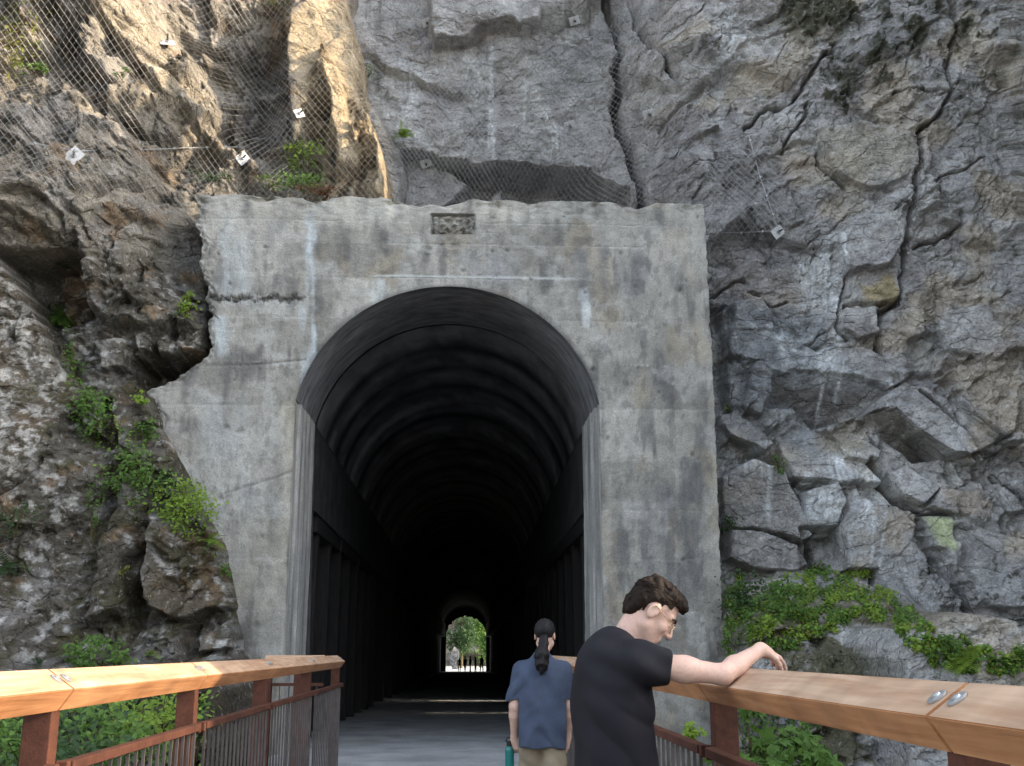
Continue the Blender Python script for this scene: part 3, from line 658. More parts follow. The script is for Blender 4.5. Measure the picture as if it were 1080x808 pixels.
X, Z = G[..., 0], G[..., 1]
U, V = proj(X, YP, Z)
wu = 4 * fbm(X * 2.3, Z * 2.3, 511, 4); wv = 4 * fbm(X * 2.3, Z * 2.3, 513, 4)
lifts = [1.2, 2.05, 2.85, 3.62, 4.42, 5.25, 5.98, 6.72, 7.42, 8.02, 8.4]     # board and pour lines of the formwork
D = 0.012 * fbm(X * 1.5, Z * 1.5, 515, 5) + 0.006 * fbm(X * 9, Z * 9, 517, 4)
line = np.zeros_like(X); liftshift = np.zeros_like(X)
for k, zl in enumerate(lifts):
    zz_ = zl + 0.012 * fbm(X * 0.8, X * 0 + k, 519, 3)
    ln = np.exp(-((Z - zz_) / 0.013) ** 2) * np.clip(0.55 + 0.8 * fbm(X * 0.9, X * 0 + 9 * k, 521, 3), 0, 1)
    line = np.maximum(line, ln); liftshift += (Z > zz_) * (_h(np.array([k]), np.array([3]), 7)[0] - 0.5) * 0.014
D = D + 0.014 * line * (0.4 + 1.2 * np.clip(fbm(X * 6, Z * 0 + liftshift * 50, 522, 4), 0, 1)) + liftshift
board = np.exp(-((((Z * 1.0 + 0.01 * fbm(X, Z * 0, 523, 2)) / 0.185) % 1 - 0.5) / 0.04) ** 2) * np.clip(fbm(X * 0.7, np.floor(Z / 0.185) * 3.1, 525, 3) + 0.2, 0, 1)
D = D + 0.004 * board
# spalled seam at the left, broken top edge, holes, vertical crack
seam = np.exp(-((V - 314 - 4 * fbm(X * 5, X * 0, 527, 5, 0.7)) / 2.8) ** 2) * sstep(212, 224, U) * sstep(324, 314, U) * np.clip(0.7 + 1.1 * fbm(X * 4, Z * 22, 529, 5, 0.7), 0, 1)
D = D + 0.10 * seam
topd = np.maximum(zt_l + (zt_r - zt_l) * (X - outer[len(oL), 0]) / 8 - Z, 0)
rag = sstep(0.42, 0.0, topd) * np.clip(0.35 + 0.9 * fbm(X * 2.2, Z * 3, 531, 4), 0, 1) * sstep(0.99, 0.9, 0 * X + 0.9)
D = D + 0.16 * rag * rag + 0.05 * rag * fbm(X * 8, Z * 8, 533, 4)
tt = np.broadcast_to(t[..., 0], X.shape)
lefte = sstep(0.90, 1.0, tt) * np.broadcast_to(on_left[None], X.shape)
D = D + 0.06 * lefte * (0.6 + fbm(X * 13, Z * 13, 535, 4))
pits = np.zeros_like(X)
rp = np.random.RandomState(4)
pl = [(478, 258, 5), (474, 252, 4), (479, 266, 5), (453, 262, 3), (466, 258, 2.5), (450, 268, 2.5), (232, 525, 3), (238, 450, 2.5), (253, 454, 3), (250, 455, 2), (700, 640, 4), (270, 660, 4)] + [(rp.uniform(180, 750), rp.uniform(225, 690), rp.uniform(0.8, 2.4)) for _ in range(70)]
for (a, b, r_) in pl: pits = np.maximum(pits, np.exp(-((U - a) ** 2 + (V - b) ** 2) / r_ ** 2))
D = D + 0.035 * pits
dc = np.exp(-(pldist(U + wu * 0.4, V, [(236, 520), (290, 504), (320, 492)]) / 1.2) ** 2) + np.exp(-(pldist(U + wu * .4, V, [(215, 385), (270, 384), (322, 379)]) / 1.2) ** 2)
D = D + 0.02 * np.clip(dc, 0, 1)
# date panel recess
pfr = sstep(1.6, 0.4, np.abs(polysd(U, V, [(455, 224.5), (501, 224.5), (501, 246), (455, 246)]))); pan = (U > 455) & (U < 501) & (V > 223) & (V < 246)
psd = sstep(-0.5, 1.2, polysd(U, V, [(455, 224.5), (501, 224.5), (501, 246), (455, 246)]))
D = D * (1 - psd) + psd * (0.13 + 0.03 * fbm(X * 14, Z * 14, 537, 3) - 0.07 * sstep(0.1, 0.3, fbm(X * 11, Z * 11, 539, 3)) * sstep(232, 240, V))
def glyph(pts, wpx, h):
    global D
    D = D - h * psd * sstep(wpx + 0.8, wpx - 0.6, pldist(U + wu * 0.25, V + wv * 0.25, pts)) * np.clip(0.85 + 0.8 * fbm(X * 12, Z * 12, 541, 3), 0.2, 1)
glyph([(460, 227), (460, 244)], 1.4, 0.10)
glyph([(474, 228), (467, 229), (466, 234), (471, 235), (473, 239), (470, 243), (465, 243)], 1.5, 0.10)
glyph([(484, 229), (480, 229), (479, 234), (483, 236), (484, 241), (480, 244)], 1.3, 0.08)
glyph([(493, 229), (489, 232), (489, 240), (493, 244), (497, 240), (497, 232), (493, 229)], 1.5, 0.10)
D = D + 0.010 * np.abs(fbm(X * 14, Z * 9, 543, 4)) * np.clip(0.4 + fbm(X * 1.2, Z * 1.2, 545, 3), 0, 1)
YF = YP + D
# colour of the concrete itself
ed = sstep(0.05, 0.0, rightx_b + 0.0 - X - 0.0) * 0
n1 = np.clip(0.5 + 0.6 * fbm(X * 0.7, Z * 0.7, 551, 4), 0, 1); n2 = np.clip(0.5 + 0.7 * fbm(X * 2.6, Z * 0.55, 553, 4), 0, 1)
col = mix((0.255, 0.245, 0.225), (0.405, 0.39, 0.36), n1)
col = mix(col, (0.16, 0.157, 0.155), 0.75 * sstep(0.45, 0.85, n2) * sstep(0.2, 0.6, np.clip(0.5 + fbm(X * 0.9, Z * 1.3, 555, 3), 0, 1)))
lift_id = np.zeros_like(X)
for zl in lifts: lift_id += (Z > zl)
col = col * (0.86 + 0.28 * _h(lift_id, np.floor(X * 0.45 + lift_id * 0.37), 557))[..., None]
col = mix(col, (0.36, 0.31, 0.235), 0.45 * sstep(0.15, 0.6, fbm(X * 1.1 + 3, Z * 0.7, 559, 4)) * sstep(250, 330, U))
drk = sstep(0.15, 0.5, fbm(X * 3.2, Z * 0.8, 561, 4)) * sstep(640, 660, U) * sstep(360, 470, V)
col = mix(col, (0.155, 0.15, 0.15), 0.6 * drk)
def stain_or_glow(u0, u1, v0, v1, c, a, soft=8, vert=True):
    global col
    k = sstep(u0 - soft, u0 + soft, U + wu) * sstep(u1 + soft, u1 - soft, U + wu) * sstep(v0 - soft, v0 + soft, V + wv) * sstep(v1 + 2 * soft, v1 - soft, V + wv)
    k = k * np.clip(0.55 + 0.9 * fbm(X * 5, Z * (0.9 if vert else 5), 563, 4), 0, 1)
    col = mix(col, c, a * k)
blot = sstep(0.1, 0.5, fbm(X * 1.8, Z * 1.8, 565, 5)); col = mix(col, (0.46, 0.455, 0.44), 0.4 * blot)
fine = sstep(0.2, 0.5, fbm(X * 7, Z * 3.5, 566, 5)); col = mix(col, (0.17, 0.165, 0.16), 0.4 * fine)
stain_or_glow(234, 262, 225, 310, (0.46, 0.50, 0.53), .65, 10); stain_or_glow(322, 331, 222, 400, (0.52, 0.57, 0.60), .9, 2); stain_or_glow(318, 322, 320, 470, (0.50, 0.55, 0.58), .6, 2)
stain_or_glow(225, 245, 335, 370, (0.48, 0.53, 0.56), .6, 5); stain_or_glow(215, 260, 420, 600, (0.42, 0.44, 0.45), .45, 10)
stain_or_glow(383, 400, 294, 318, (0.52, 0.52, 0.48), .8, 3); stain_or_glow(392, 408, 294, 318, (0.55, 0.57, 0.57), .8, 3); stain_or_glow(612, 623, 305, 345, (0.58, 0.60, 0.60), .85, 2); stain_or_glow(590, 608, 305, 330, (0.46, 0.45, 0.42), .5, 4)
stain_or_glow(205, 745, 206, 236, (0.43, 0.42, 0.385), .55, 8); stain_or_glow(340, 420, 205, 235, (0.50, 0.48, 0.43), .6, 5); stain_or_glow(470, 560, 212, 232, (0.50, 0.48, 0.43), .6, 5)
stain_or_glow(265, 300, 230, 300, (0.22, 0.22, 0.22), .5, 10); stain_or_glow(606, 680, 255, 310, (0.19, 0.19, 0.195), .55, 10); stain_or_glow(695, 735, 240, 300, (0.40, 0.37, 0.32), .5, 6)
stain_or_glow(480, 545, 262, 292, (0.24, 0.245, 0.26), .6, 10); stain_or_glow(296, 312, 425, 700, (0.50, 0.47, 0.40), .5, 4); stain_or_glow(232, 300, 540, 640, (0.44, 0.41, 0.34), .35, 12)  # last patch paints a warm glow of light low on the left wall
stain_or_glow(716, 742, 480, 640, (0.15, 0.15, 0.155), .7, 5); stain_or_glow(680, 712, 510, 620, (0.20, 0.20, 0.205), .5, 8); stain_or_glow(640, 660, 430, 560, (0.42, 0.40, 0.36), .5, 5)
edgek = np.exp(-((Z - 7.45) / 0.02) ** 2) * sstep(385, 400, U) * sstep(630, 590, U)
col = mix(col, (0.56, 0.58, 0.58), 0.7 * edgek)
col = mix(col, (0.13, 0.125, 0.12), 0.55 * np.clip(line * 0.25 + 1.3 * seam + 0.9 * pfr + pits * 0.8 + np.clip(dc, 0, 1) * 0.6, 0, 1))
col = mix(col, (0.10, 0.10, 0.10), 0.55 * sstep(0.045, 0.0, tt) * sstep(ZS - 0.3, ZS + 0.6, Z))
whl = line * np.clip(1.6 * fbm(X * 5, Z * 40, 568, 4), 0, 1); col = mix(col, (0.52, 0.53, 0.52), 0.7 * whl)
panel_d = psd * sstep(0.06, 0.12, D); col = mix(col, (0.12, 0.12, 0.11), 0.42 * panel_d)
lowd = sstep(0.9, -0.1, Z + 0.3 * fbm(X * 1.5, Z * 1.5, 567, 4)); col = mix(col, (0.17, 0.165, 0.15), 0.5 * lowd)
col = (col * np.array([0.99, 1.0, 0.995]) - 0.30) * 1.12 + 0.290; col = np.clip(col, 0.045, 0.66)
portal = tag(empty('tunnel_portal', (XC, YP, 0)), 'weathered grey concrete portal wall with a tall arched tunnel mouth', 'tunnel portal')
nv = G.shape[1]
front = np.stack([X, YF, Z], -1)
back = np.stack([outer[:, 0], np.full(nv, YP + 0.5), outer[:, 1]], -1)
back2 = np.stack([outer[:, 0], np.full(nv, YP + 1.9), outer[:, 1]], -1)
rows = [front.reshape(-1, 3)]
side = []
for k, yk in enumerate(np.linspace(0.06, 1.9, 22)):
    q = outer.copy()
    j = 0.05 * fbm(s_ * 2.0, s_ * 0 + yk * 3, 571, 4)
    q[:, 1] += np.where(on_top, j - 0.04 * abs(j), 0); q[:, 0] += np.where(on_left, j, 0)
    side.append(np.stack([q[:, 0], YP + yk + np.where(on_top | on_left, 0.05, 0.0), q[:, 1]], -1))
allv = np.concatenate(rows + side)
sc_col = np.concatenate([col.reshape(-1, 3)] + [np.where((on_top)[:, None], (0.42, 0.40, 0.36), (0.27, 0.265, 0.255))] * len(side))
relative(mesh('front_wall', allv, gridfaces(MR + len(side), nv, True), M_CONC, col=sc_col), portal)
# reveal: two pale jambs and the soot-dark arch ring, 2 m deep
def sweep(curves, matl, name, parent, colr=None, flip=False):
    v = np.concatenate(curves); n = len(curves[0]); o = mesh(name, v, gridfaces(len(curves), n, flip), matl, col=colr)
    return relative(o, parent)
ya = np.linspace(0, 2.0, 60)
for s_x, nm in ((JL, 'jamb'), (JR, 'jamb')):
    zz_ = np.linspace(ZB, ZS, 120); sgn = 1 if s_x == JL else -1
    YY, ZZ = np.meshgrid(ya, zz_)
    gro = 0.012 * fbm(YY * 7, ZZ * 0.25, 581 + sgn, 4) + 0.006 * fbm(YY * 6, ZZ * 3, 585, 3)
    step_ = 0.035 * sstep(0.30, 0.34, YY) + 0.02 * sstep(0.75, 0.78, YY)
    XX = s_x + sgn * (gro + step_ * 0) + sgn * 0.0
    XX = XX + sgn * step_ * sstep(0, 0.3, YY)
    cc = mix((0.26, 0.26, 0.25), (0.58, 0.57, 0.54), np.clip(0.5 + 0.8 * fbm(YY * 5, ZZ * 0.35, 587 + sgn, 4), 0, 1))
    cc = mix(cc, (0.44, 0.40, 0.33), 0.7 * sstep(0.22, 0.02, YY) * np.clip(0.5 + fbm(YY * 3, ZZ * 2, 589, 3), 0, 1))
    v = np.stack([XX, YP + YY, ZZ], -1).reshape(-1, 3)
    relative(mesh('jamb', v, gridfaces(120, 60, s_x != JL), M_CONC, col=cc), portal)
ar = arch_pts(XC, HWID, ZS, ZT, 160)
cur = [np.stack([XC + (ar[:, 0] - XC) * k, np.full(160, YP + y), ZS + (ar[:, 1] - ZS) * k], -1) for y, k in ((0.0, 1.0), (0.03, 0.997), (0.5, 0.992), (0.52, 0.985), (1.2, 0.983), (2.0, 0.98))]
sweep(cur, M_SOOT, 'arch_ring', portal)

# ------------------------------------------------------------------ tunnel behind it
YE = 131.0
tun = tag(empty('tunnel', (XC, 19, 0)), 'dark tunnel bore with timber posts along its walls and a bright far mouth', 'tunnel')
fz = lambda y: -1.0 * max(0, min(1, (y - YP) / (YE - YP)))
cx = lambda y: XC + (0.68 + 0.19) * max(0, min(1, (y - YP) / (YE - YP)))
st = [19.0]
while st[-1] < 128.5: st.append(st[-1] + (0.5 if st[-1] < 50 else 6.0))
st.append(YE)
rr = random.Random(5)
na = 48
cas = []  # unseen outer shell added to stop light leaking into the bore
for y in np.concatenate([[18.96, 19.0], np.arange(24, YE + 1, 6)]):
    if y < 18.99: a = np.concatenate([[(JL * 1.0, 3.0)], arch_pts(XC, HWID * 0.99, ZS, ZT - 0.02, na), [(JR, 3.0)]])
    else: a = np.concatenate([[(cx(y) - HWID - 0.44, 3.0 + fz(y))], arch_pts(cx(y), HWID + 0.44, ZS + fz(y), ZT + 0.5 + fz(y), na), [(cx(y) + HWID + 0.44, 3.0 + fz(y))]])
    cas.append(np.stack([a[:, 0], np.full(na + 2, y), a[:, 1]], -1))
sweep(cas, M_SOOT, 'light_seal_shell', tun)
vs, fs = [], []
def vault(y, k): a = arch_pts(cx(y), HWID * k, ZS + fz(y), ZT + fz(y) - (1 - k) * 2.0, na); return [(p[0], y, p[1]) for p in a]
for y0, y1 in zip(st[:-1], st[1:]):
    k = k if (st.index(y0) % 3 and y0 > 19.1) else 0.9795 + rr.uniform(-0.0014, 0.001)
    for yy in (y0, y1 + 0.0):
        vs += vault(yy, k)
nrow = len(vs) // na
kk = next(i for i, y in enumerate(st) if y > 50) * 2
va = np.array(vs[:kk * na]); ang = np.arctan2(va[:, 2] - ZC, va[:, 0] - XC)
arcs = np.clip(0.5 + 0.9 * fbm(va[:, 1] * 1.3, ang * 2.2, 651, 5, 0.65), 0, 1) * np.interp(va[:, 1], [19, 22, 28, 40], [1.0, 0.9, 0.6, 0.3])  # streaks are surface tone; the depth factor paints daylight fading inward
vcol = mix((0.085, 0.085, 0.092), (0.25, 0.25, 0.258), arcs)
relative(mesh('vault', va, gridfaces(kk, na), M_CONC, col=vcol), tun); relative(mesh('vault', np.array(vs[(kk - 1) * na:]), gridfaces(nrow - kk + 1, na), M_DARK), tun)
zl_ = pw(345, 545)[1] * 1.03
def wallstrip(sgn, gaps):
    mb = MB(); x1 = lambda y: cx(y) + sgn * HWID * 0.985; x2 = lambda y: cx(y) + sgn * (HWID + 0.42)
    ed = [19.0] + [g for ab in gaps for g in ab] + [YE]
    for i in range(0, len(ed), 2):
        a, b = ed[i], ed[i + 1]; n = max(2, int((b - a) / 4)); q = np.linspace(a, b, n + 1)
        for y0, y1 in zip(q[:-1], q[1:]):
            mb.add([(x2(y0), y0, fz(y0) - 0.3), (x2(y1), y1, fz(y1) - 0.3), (x2(y1), y1, 3.9 + fz(y1)), (x2(y0), y0, 3.9 + fz(y0))], [[0, 1, 2, 3]])
    for y0, y1 in gaps: mb.add([(x2(y0), y0, 1.5), (x2(y1), y1, 1.5), (x2(y1), y1, 3.9 + fz(y1)), (x2(y0), y0, 3.9 + fz(y0))], [[0, 1, 2, 3]])
    q = np.linspace(19.0, YE, 30)
    for y0, y1 in zip(q[:-1], q[1:]):
        mb.add([(x2(y0), y0, 3.9 + fz(y0)), (x2(y1), y1, 3.9 + fz(y1)), (x1(y1), y1, 3.9 + fz(y1)), (x1(y0), y0, 3.9 + fz(y0)),
                (x1(y1), y1, ZS + fz(y1) + 0.02), (x1(y0), y0, ZS + fz(y0) + 0.02)], [[0, 1, 2, 3], [3, 2, 4, 5]])
    mb.add([(x1(19) - sgn * 0.1, 19.02, -0.4), (x2(19) + sgn * 0.3, 19.02, -0.4), (x2(19) + sgn * 0.3, 19.02, ZS), (x1(19) - sgn * 0.1 * 0, 19.02, ZS)], [[0, 1, 2, 3]])
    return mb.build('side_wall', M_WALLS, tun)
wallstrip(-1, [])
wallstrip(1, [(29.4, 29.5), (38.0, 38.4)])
for sgn in (-1, 1):
    y = 20.6
    while y < 60:
        mb = MB(); mb.box((cx(y) + sgn * (HWID + 0.19), y, (3.9 + 2 * fz(y) - 0.2) / 2 - 0.05), (0.3, 0.32, 4.05), bev=0.02)
        mb.build('timber_post', M_TIMBER, tun); y += 1.9 if y < 32 else 4.0
    mb = MB(); q = [20.0, 24.0, 28.0, 32.0]
    for y0, y1 in zip(q[:-1], q[1:]): mb.box((cx(y0) + sgn * (HWID + 0.16), (y0 + y1) / 2, 3.72), (0.34, y1 - y0 - 0.03, 0.3), bev=0.02)
    mb.build('wall_beam', M_TIMBER, tun)
# far mouth: a concrete ring with a smaller opening
fxc = (P(470.5, 690, YE)[0] + P(512.5, 690, YE)[0]) / 2; fhw = (P(512.5, 690, YE)[0] - P(470, 690, YE)[0]) / 2
fzt = P(491, 650, YE)[2]; fzs = P(491, 668, YE)[2]
ia = np.concatenate([np.array([[fxc - fhw, -1.2]]), arch_pts(fxc, fhw, fzs, fzt, 60), np.array([[fxc + fhw, -1.2]])])
ia[1:-1] += np.stack([0.14 * fbm(np.arange(60) * 0.3, np.zeros(60), 601, 3), 0.22 * fbm(np.arange(60) * 0.3, np.ones(60), 603, 3)], -1)
oa = np.concatenate([np.array([[fxc - 6, -1.2]]), arch_pts(fxc, 6, 5, 11, 60), np.array([[fxc + 6, -1.2]])])
cur = [np.stack([a[:, 0], np.full(62, y), a[:, 1]], -1) for a, y in ((oa, YE - 0.4), (ia, YE - 0.4), (ia, YE + 0.6), (oa, YE + 0.6))]
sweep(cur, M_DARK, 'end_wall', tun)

# ------------------------------------------------------------------ ground and paths
def gz(x, y):
    z = -3.2 + 2.75 * sstep(7.5, 11.5, y) - 0.1
    z = np.where(y > 19, -3.2 + 2.0 * sstep(122, 131, y), z)
    return z
gx = np.concatenate([-np.geomspace(400, 14, 14), np.arange(-13, 13.1, 0.25), np.geomspace(14, 400, 14)])
gy = np.concatenate([-np.geomspace(400, 12, 14), np.arange(-11, 20.1, 0.25), np.geomspace(22, 900, 34)])
X, Yg = np.meshgrid(gx, gy); Zg = gz(X, Yg) + 0.12 * fbm(X * 0.7, Yg * 0.7, 611, 4) * sstep(2.0, 3.2, np.abs(X + 0.2))
Zg = Zg - 0.25 * sstep(3.0, 2.4, np.abs(X + 0.2)) * (Yg < 19)
tag(mesh('ground', np.stack([X, Yg, Zg], -1).reshape(-1, 3), gridfaces(len(gy), len(gx)), M_SOIL, smooth=True), kind='structure')
py = np.concatenate([np.arange(13.85, 60, 0.25), np.arange(60, 175, 2.0)]); pxs = np.linspace(-1, 1, 25)
T, Yg = np.meshgrid(pxs, py)
hw = np.where(Yg < 17, 2.5, np.where(Yg < 19.0, HWID - 0.005, HWID + 0.415)); hw = np.where(Yg > YE - 1, 5.0, hw)
cxa = np.interp(Yg, [YP, YE], [XC, XC + 0.87])
fza = -np.interp(Yg, [YP, YE], [0, 1.0])
Xg = cxa + T * hw; Zg = fza + 0.012 * fbm(Xg * 1.2, Yg * 0.8, 621, 3)
tag(mesh('path', np.stack([Xg, Yg, Zg], -1).reshape(-1, 3), gridfaces(len(py), 25), M_GRAVEL, smooth=True), kind='structure')
mb = MB()
for k in range(101):
    mb.box((-0.195, -6 + k * 0.196, -0.04), (3.0, 0.188, 0.08))
for xx in (-1.3, 0.9): mb.box((xx, 3.9, -0.45), (0.3, 19.8, 0.7))
tag(mb.build('bridge_deck', M_DECK), 'plank footbridge deck leading up to the tunnel mouth', 'footbridge')

# ------------------------------------------------------------------ railings
def cap_profile(sgn):     # (x offset from the bridge axis, z): inner top, outer top, outer bottom, inner bottom
    return [(sgn * 1.195, 1.36), (sgn * 1.297, 1.432), (sgn * 1.350, 1.356), (sgn * 1.247, 1.284)]
AX = -0.195
def railing(sgn, posts, label, ret):
    root = tag(empty('railing', (AX + sgn * 1.25, posts[-1], 0)), label, 'railing', 'railings of the footbridge')
    ends = posts
    for i, (a, b) in enumerate(zip(ends[:-1], ends[1:])):
        mb = MB(); pr = cap_profile(sgn); last = i == len(ends) - 2
        mb.prism(pr, (1, 0, 0), (0, 0, 1), (AX, a + 0.007, 0), (0, b - a - 0.014 + (0.07 if last else 0), 0), 0, [1, 0, 0, 0])
        o = mb.build('timber_cap', [M_CAP, M_CAPTOP], root)
        bm = bmesh.new(); bm.from_mesh(o.data); bmesh.ops.bevel(bm, geom=bm.edges[:], offset=0.003, segments=2, affect='EDGES'); bm.to_mesh(o.data); bm.free()
        for q in (a + 0.05, b - 0.05):
            w_ = MB(); nrm = Vector((-0.072 * sgn, 0, 0.102)).normalized(); c = Vector((AX + sgn * 1.246, q, 1.397))
            w_.tube([c, c + nrm * 0.004, c + nrm * 0.005], [0.024, 0.024, 0.021], 20); w_.tube([c + nrm * 0.004, c + nrm * 0.009, c + nrm * 0.011], [0.012, 0.011, 0.006], 14)
            w_.build('cap_bolt', M_ZINC, root, smooth=False)
    for y in posts:
        mb = MB(); x = AX + sgn * 1.302
        mb.box((x, y, 0.615), (0.10, 0.085, 1.42), bev=0.004); mb.build('post', M_RUST, root)
        for s2 in (-1, 1): mb = MB(); mb.box((x - sgn * 0.07, y + s2 * 0.058, 1.085), (0.05, 0.035, 0.05), bev=0.006); mb.build('bar_bracket', M_RUST, root)
    for a, b in zip(posts[:-1], posts[1:]):
        mb = MB(); x = AX + sgn * 1.225
        mb.box((x, (a + b) / 2, 1.09), (0.05, b - a - 0.16, 0.036), bev=0.004); mb.build('top_bar', M_RUST, root)
        mb = MB(); mb.box((x, (a + b) / 2, 0.12), (0.05, b - a - 0.09, 0.03)); mb.build('bottom_bar', M_RUST, root)
        n = 17
        for k in range(n):
            y = a + (b - a) * (k + 1) / (n + 1)
            mb = MB(); mb.box((x, y, 0.60), (0.013, 0.012, 0.945)); mb.build('baluster', M_BAR, root)
    if ret:                # short return that turns away from the path at the end
        yE = posts[-1] + 0.07; x0, x1 = AX + sgn * 1.44, AX + sgn * 2.15
        mb = MB(); xs_ = sorted((x0, x1))
        mb.prism([(0.05, 1.36), (0.152, 1.432), (0.205, 1.356), (0.102, 1.284)], (0, 1, 0), (0, 0, 1), (xs_[0], yE - 0.2, 0), (xs_[1] - xs_[0], 0, 0), 0, [1, 0, 0, 0])
        mb.build('timber_cap', [M_CAPX, M_CAPTOPX], root)
        for xx in (AX + sgn * 1.75, AX + sgn * 2.1):
            mb = MB(); mb.box((xx, yE - 0.07, 0.62), (0.085, 0.10, 1.38), bev=0.004); mb.build('post', M_RUST, root)
        mb = MB(); mb.box(((x0 + x1) / 2, yE - 0.07, 1.09), (x1 - x0, 0.05, 0.036)) if x1 > x0 else mb.box(((x0 + x1) / 2, yE - 0.07, 1.09), (x0 - x1, 0.05, 0.036))
        mb.build('top_bar', M_RUST, root)
        for k in range(6):
            mb = MB(); mb.box((x0 + (x1 - x0) * (k + 0.7) / 6.4, yE - 0.07, 0.58), (0.012, 0.013, 0.98)); mb.build('baluster', M_BAR, root)
    return root
railing(-1, [2.0, 4.16, 6.33, 8.6, 11.1, 13.7], 'sunlit steel and timber railing along the left edge of the footbridge', True)
railing(1, [0.1, 2.40, 4.72, 7.0, 9.3, 11.5, 13.7], 'shaded steel and timber railing that the man in black leans on', False)
# ------------------------------------------------------------------ things fixed to the rock
def hits(us, vs, names=None, y0=9.0):
    ys = np.arange(y0, 23, 0.04)
    out = []
    for k in range(0, len(us), 400):
        u, v = np.asarray(us[k:k + 400], float)[:, None], np.asarray(vs[k:k + 400], float)[:, None]
        d = FW + RT * ((u[..., None] - 540) / F_PX) + UP * ((404 - v[..., None]) / F_PX)      # n,1,3
        p = EYE + d * (ys[None, :, None] / d[..., 1:2])
        s = np.zeros(p.shape[:2], bool)
        for n in names or FIELDS: s |= ys[None] >= field_at(n, p[..., 0], p[..., 2])
        g_ = gz(p[..., 0], p[..., 1]); s |= p[..., 2] < g_
        i = np.where(s.any(1), s.argmax(1), len(ys) - 1)
        out.append(p[np.arange(len(u)), i])
    return np.concatenate(out)
def boxmin(a, r):
    b = a.copy()
    for k in range(1, r + 1):
        for ax in (0, 1):
            pass
    def f(a, ax):
        o = a.copy()
        for k in range(1, r + 1):
            o = np.minimum(o, np.roll(a, k, ax)); o = np.minimum(o, np.roll(a, -k, ax))
        return o
    return f(f(a, 0), 1)
def blur(a, r):
    for ax in (0, 1):
        o = a.copy()
        for k in range(1, r + 1): o = o + np.roll(a, k, ax) + np.roll(a, -k, ax)
        a = o / (2 * r + 1)
    return a
nx, nz = np.arange(-8.5, 9.9, 0.06), np.arange(1.0, 14.2, 0.06)
NX, NZ = np.meshgrid(nx, nz)
yl, ym = field_at('left_cliff', NX, NZ), field_at('cliff', NX, NZ)
def drape(base, r, b): return blur(blur(boxmin(base, r), b), b)
def net(name, label, base, poly, wd, ht, rad, matl, off=0.02, r=4, b=3):
    D_ = drape(base, r, b) - off
    FIELDS['_n'] = (nx, nz, D_); mb = MB()
    slope = ht / wd
    x0, x1, z0, z1 = nx[0], nx[-1], nz[0], nz[-1]
    stepz = ht / 2
    for sgn in (1, -1):
        for k in range(int((x1 - x0 + (z1 - z0) / slope) / wd) + 1):
            zz_ = np.arange(z0, z1, stepz); xs0 = x0 - (z1 - z0) / slope * (1 if sgn > 0 else 0) + k * wd
            xx = xs0 + sgn * (zz_ - z0) / slope
            ok = (xx > x0) & (xx < x1)
            xx, zz2 = xx[ok], zz_[ok]
            if len(xx) < 2: continue
            j = 0.012 * fbm(xx * 2.0, zz2 * 2.0, 701, 2); xx = xx + j + 0.06 * fbm(xx * 0.5, zz2 * 0.5, 703, 2)
            yy = field_at('_n', xx, zz2)
            u, v = proj(xx, yy, zz2)
            ins = (polysd(u, v, poly) > 0) & (yy < 23)
            run = []
            for q in range(len(xx)):
                if ins[q] and (not run or abs(yy[q] - run[-1][1]) < 0.6): run.append((xx[q], yy[q], zz2[q]))
                else:
                    if len(run) > 1: mb.tube(run, rad, 3, cap=False)
                    run = []
            if len(run) > 1: mb.tube(run, rad, 3, cap=False)
    del FIELDS['_n']
    o = mesh(name, mb.v, mb.f, matl)
    return tag(o, label, 'rockfall net', 'wire nets hung on the cliff')
M_WIRE2 = mat('dull_wire', col=(0.36, 0.36, 0.36), var=0.1, rough=0.6, metal=0.2)
net('rockfall_net', 'bright diamond wire net draped over the brown rock left of the portal', np.where(yl < 50, yl, ym), [(-60, -40), (385, -40), (392, 60), (402, 110), (425, 150), (436, 216), (204, 216), (207, 232), (180, 240), (130, 222), (95, 205), (50, 200), (0, 186), (-60, 178)], 0.115, 0.15, 0.0024, M_WIRE)
net('rockfall_net', 'faint wire net across the grey slab above the portal', ym, [(395, 130), (440, 110), (470, 60), (560, 30), (640, -20), (668, 10), (660, 80), (690, 216), (425, 216)], 0.10, 0.13, 0.0034, M_WIRE2, r=5, b=5)
net('rockfall_net', 'small dark wire net hanging beside the upper right corner of the portal', ym, [(744, 175), (790, 150), (812, 160), (832, 215), (835, 238), (805, 250), (775, 264), (744, 262)], 0.12, 0.15, 0.0032, M_WIRE2)

def bolt(u, v, label, nrm=(0.1, -0.75, -0.65), size=0.22, roll=0.4, rod=0.16):
    p = hit(u, v); n = Vector(nrm).normalized()
    q = n.to_track_quat('Z', 'Y') @ Matrix.Rotation(roll, 3, 'Z').to_quaternion()
    root = tag(empty('rock_bolt', p), label, 'rock bolt', 'rock bolts in the cliff'); M3 = q.to_matrix()
    c = p + n * 0.09
    mb = MB(); mb.box(c, (size, size * 0.8, 0.014), M3, bev=0.004); mb.build('plate', M_PLATE, root)
    mb = MB(); mb.tube([c, c + n * 0.05], 0.035, 6); mb.build('nut', M_ZINC, root)
    mb = MB(); mb.tube([c - n * 0.1, c + n * rod], 0.016, 8); mb.build('rod', M_BAR, root)
for a in [(450, 23, 'rock bolt with white plate high on the slab beside the sunlit columns'), (605, 21, 'rock bolt with white plate just under the top brow left of the long crack'),
          (600, 131, 'larger of the two rock bolts side by side above the hollow'), (683, 119, 'rock bolt with pale plate right of the long crack'), (449, 171, 'rock bolt with white plate in the hollow beside the green fern')]: bolt(*a)
bolt(579, 126, 'edge-on rock bolt, the smaller of the two side by side above the hollow', (-0.9, -0.4, -0.1), 0.2, 0.2, 0.1)
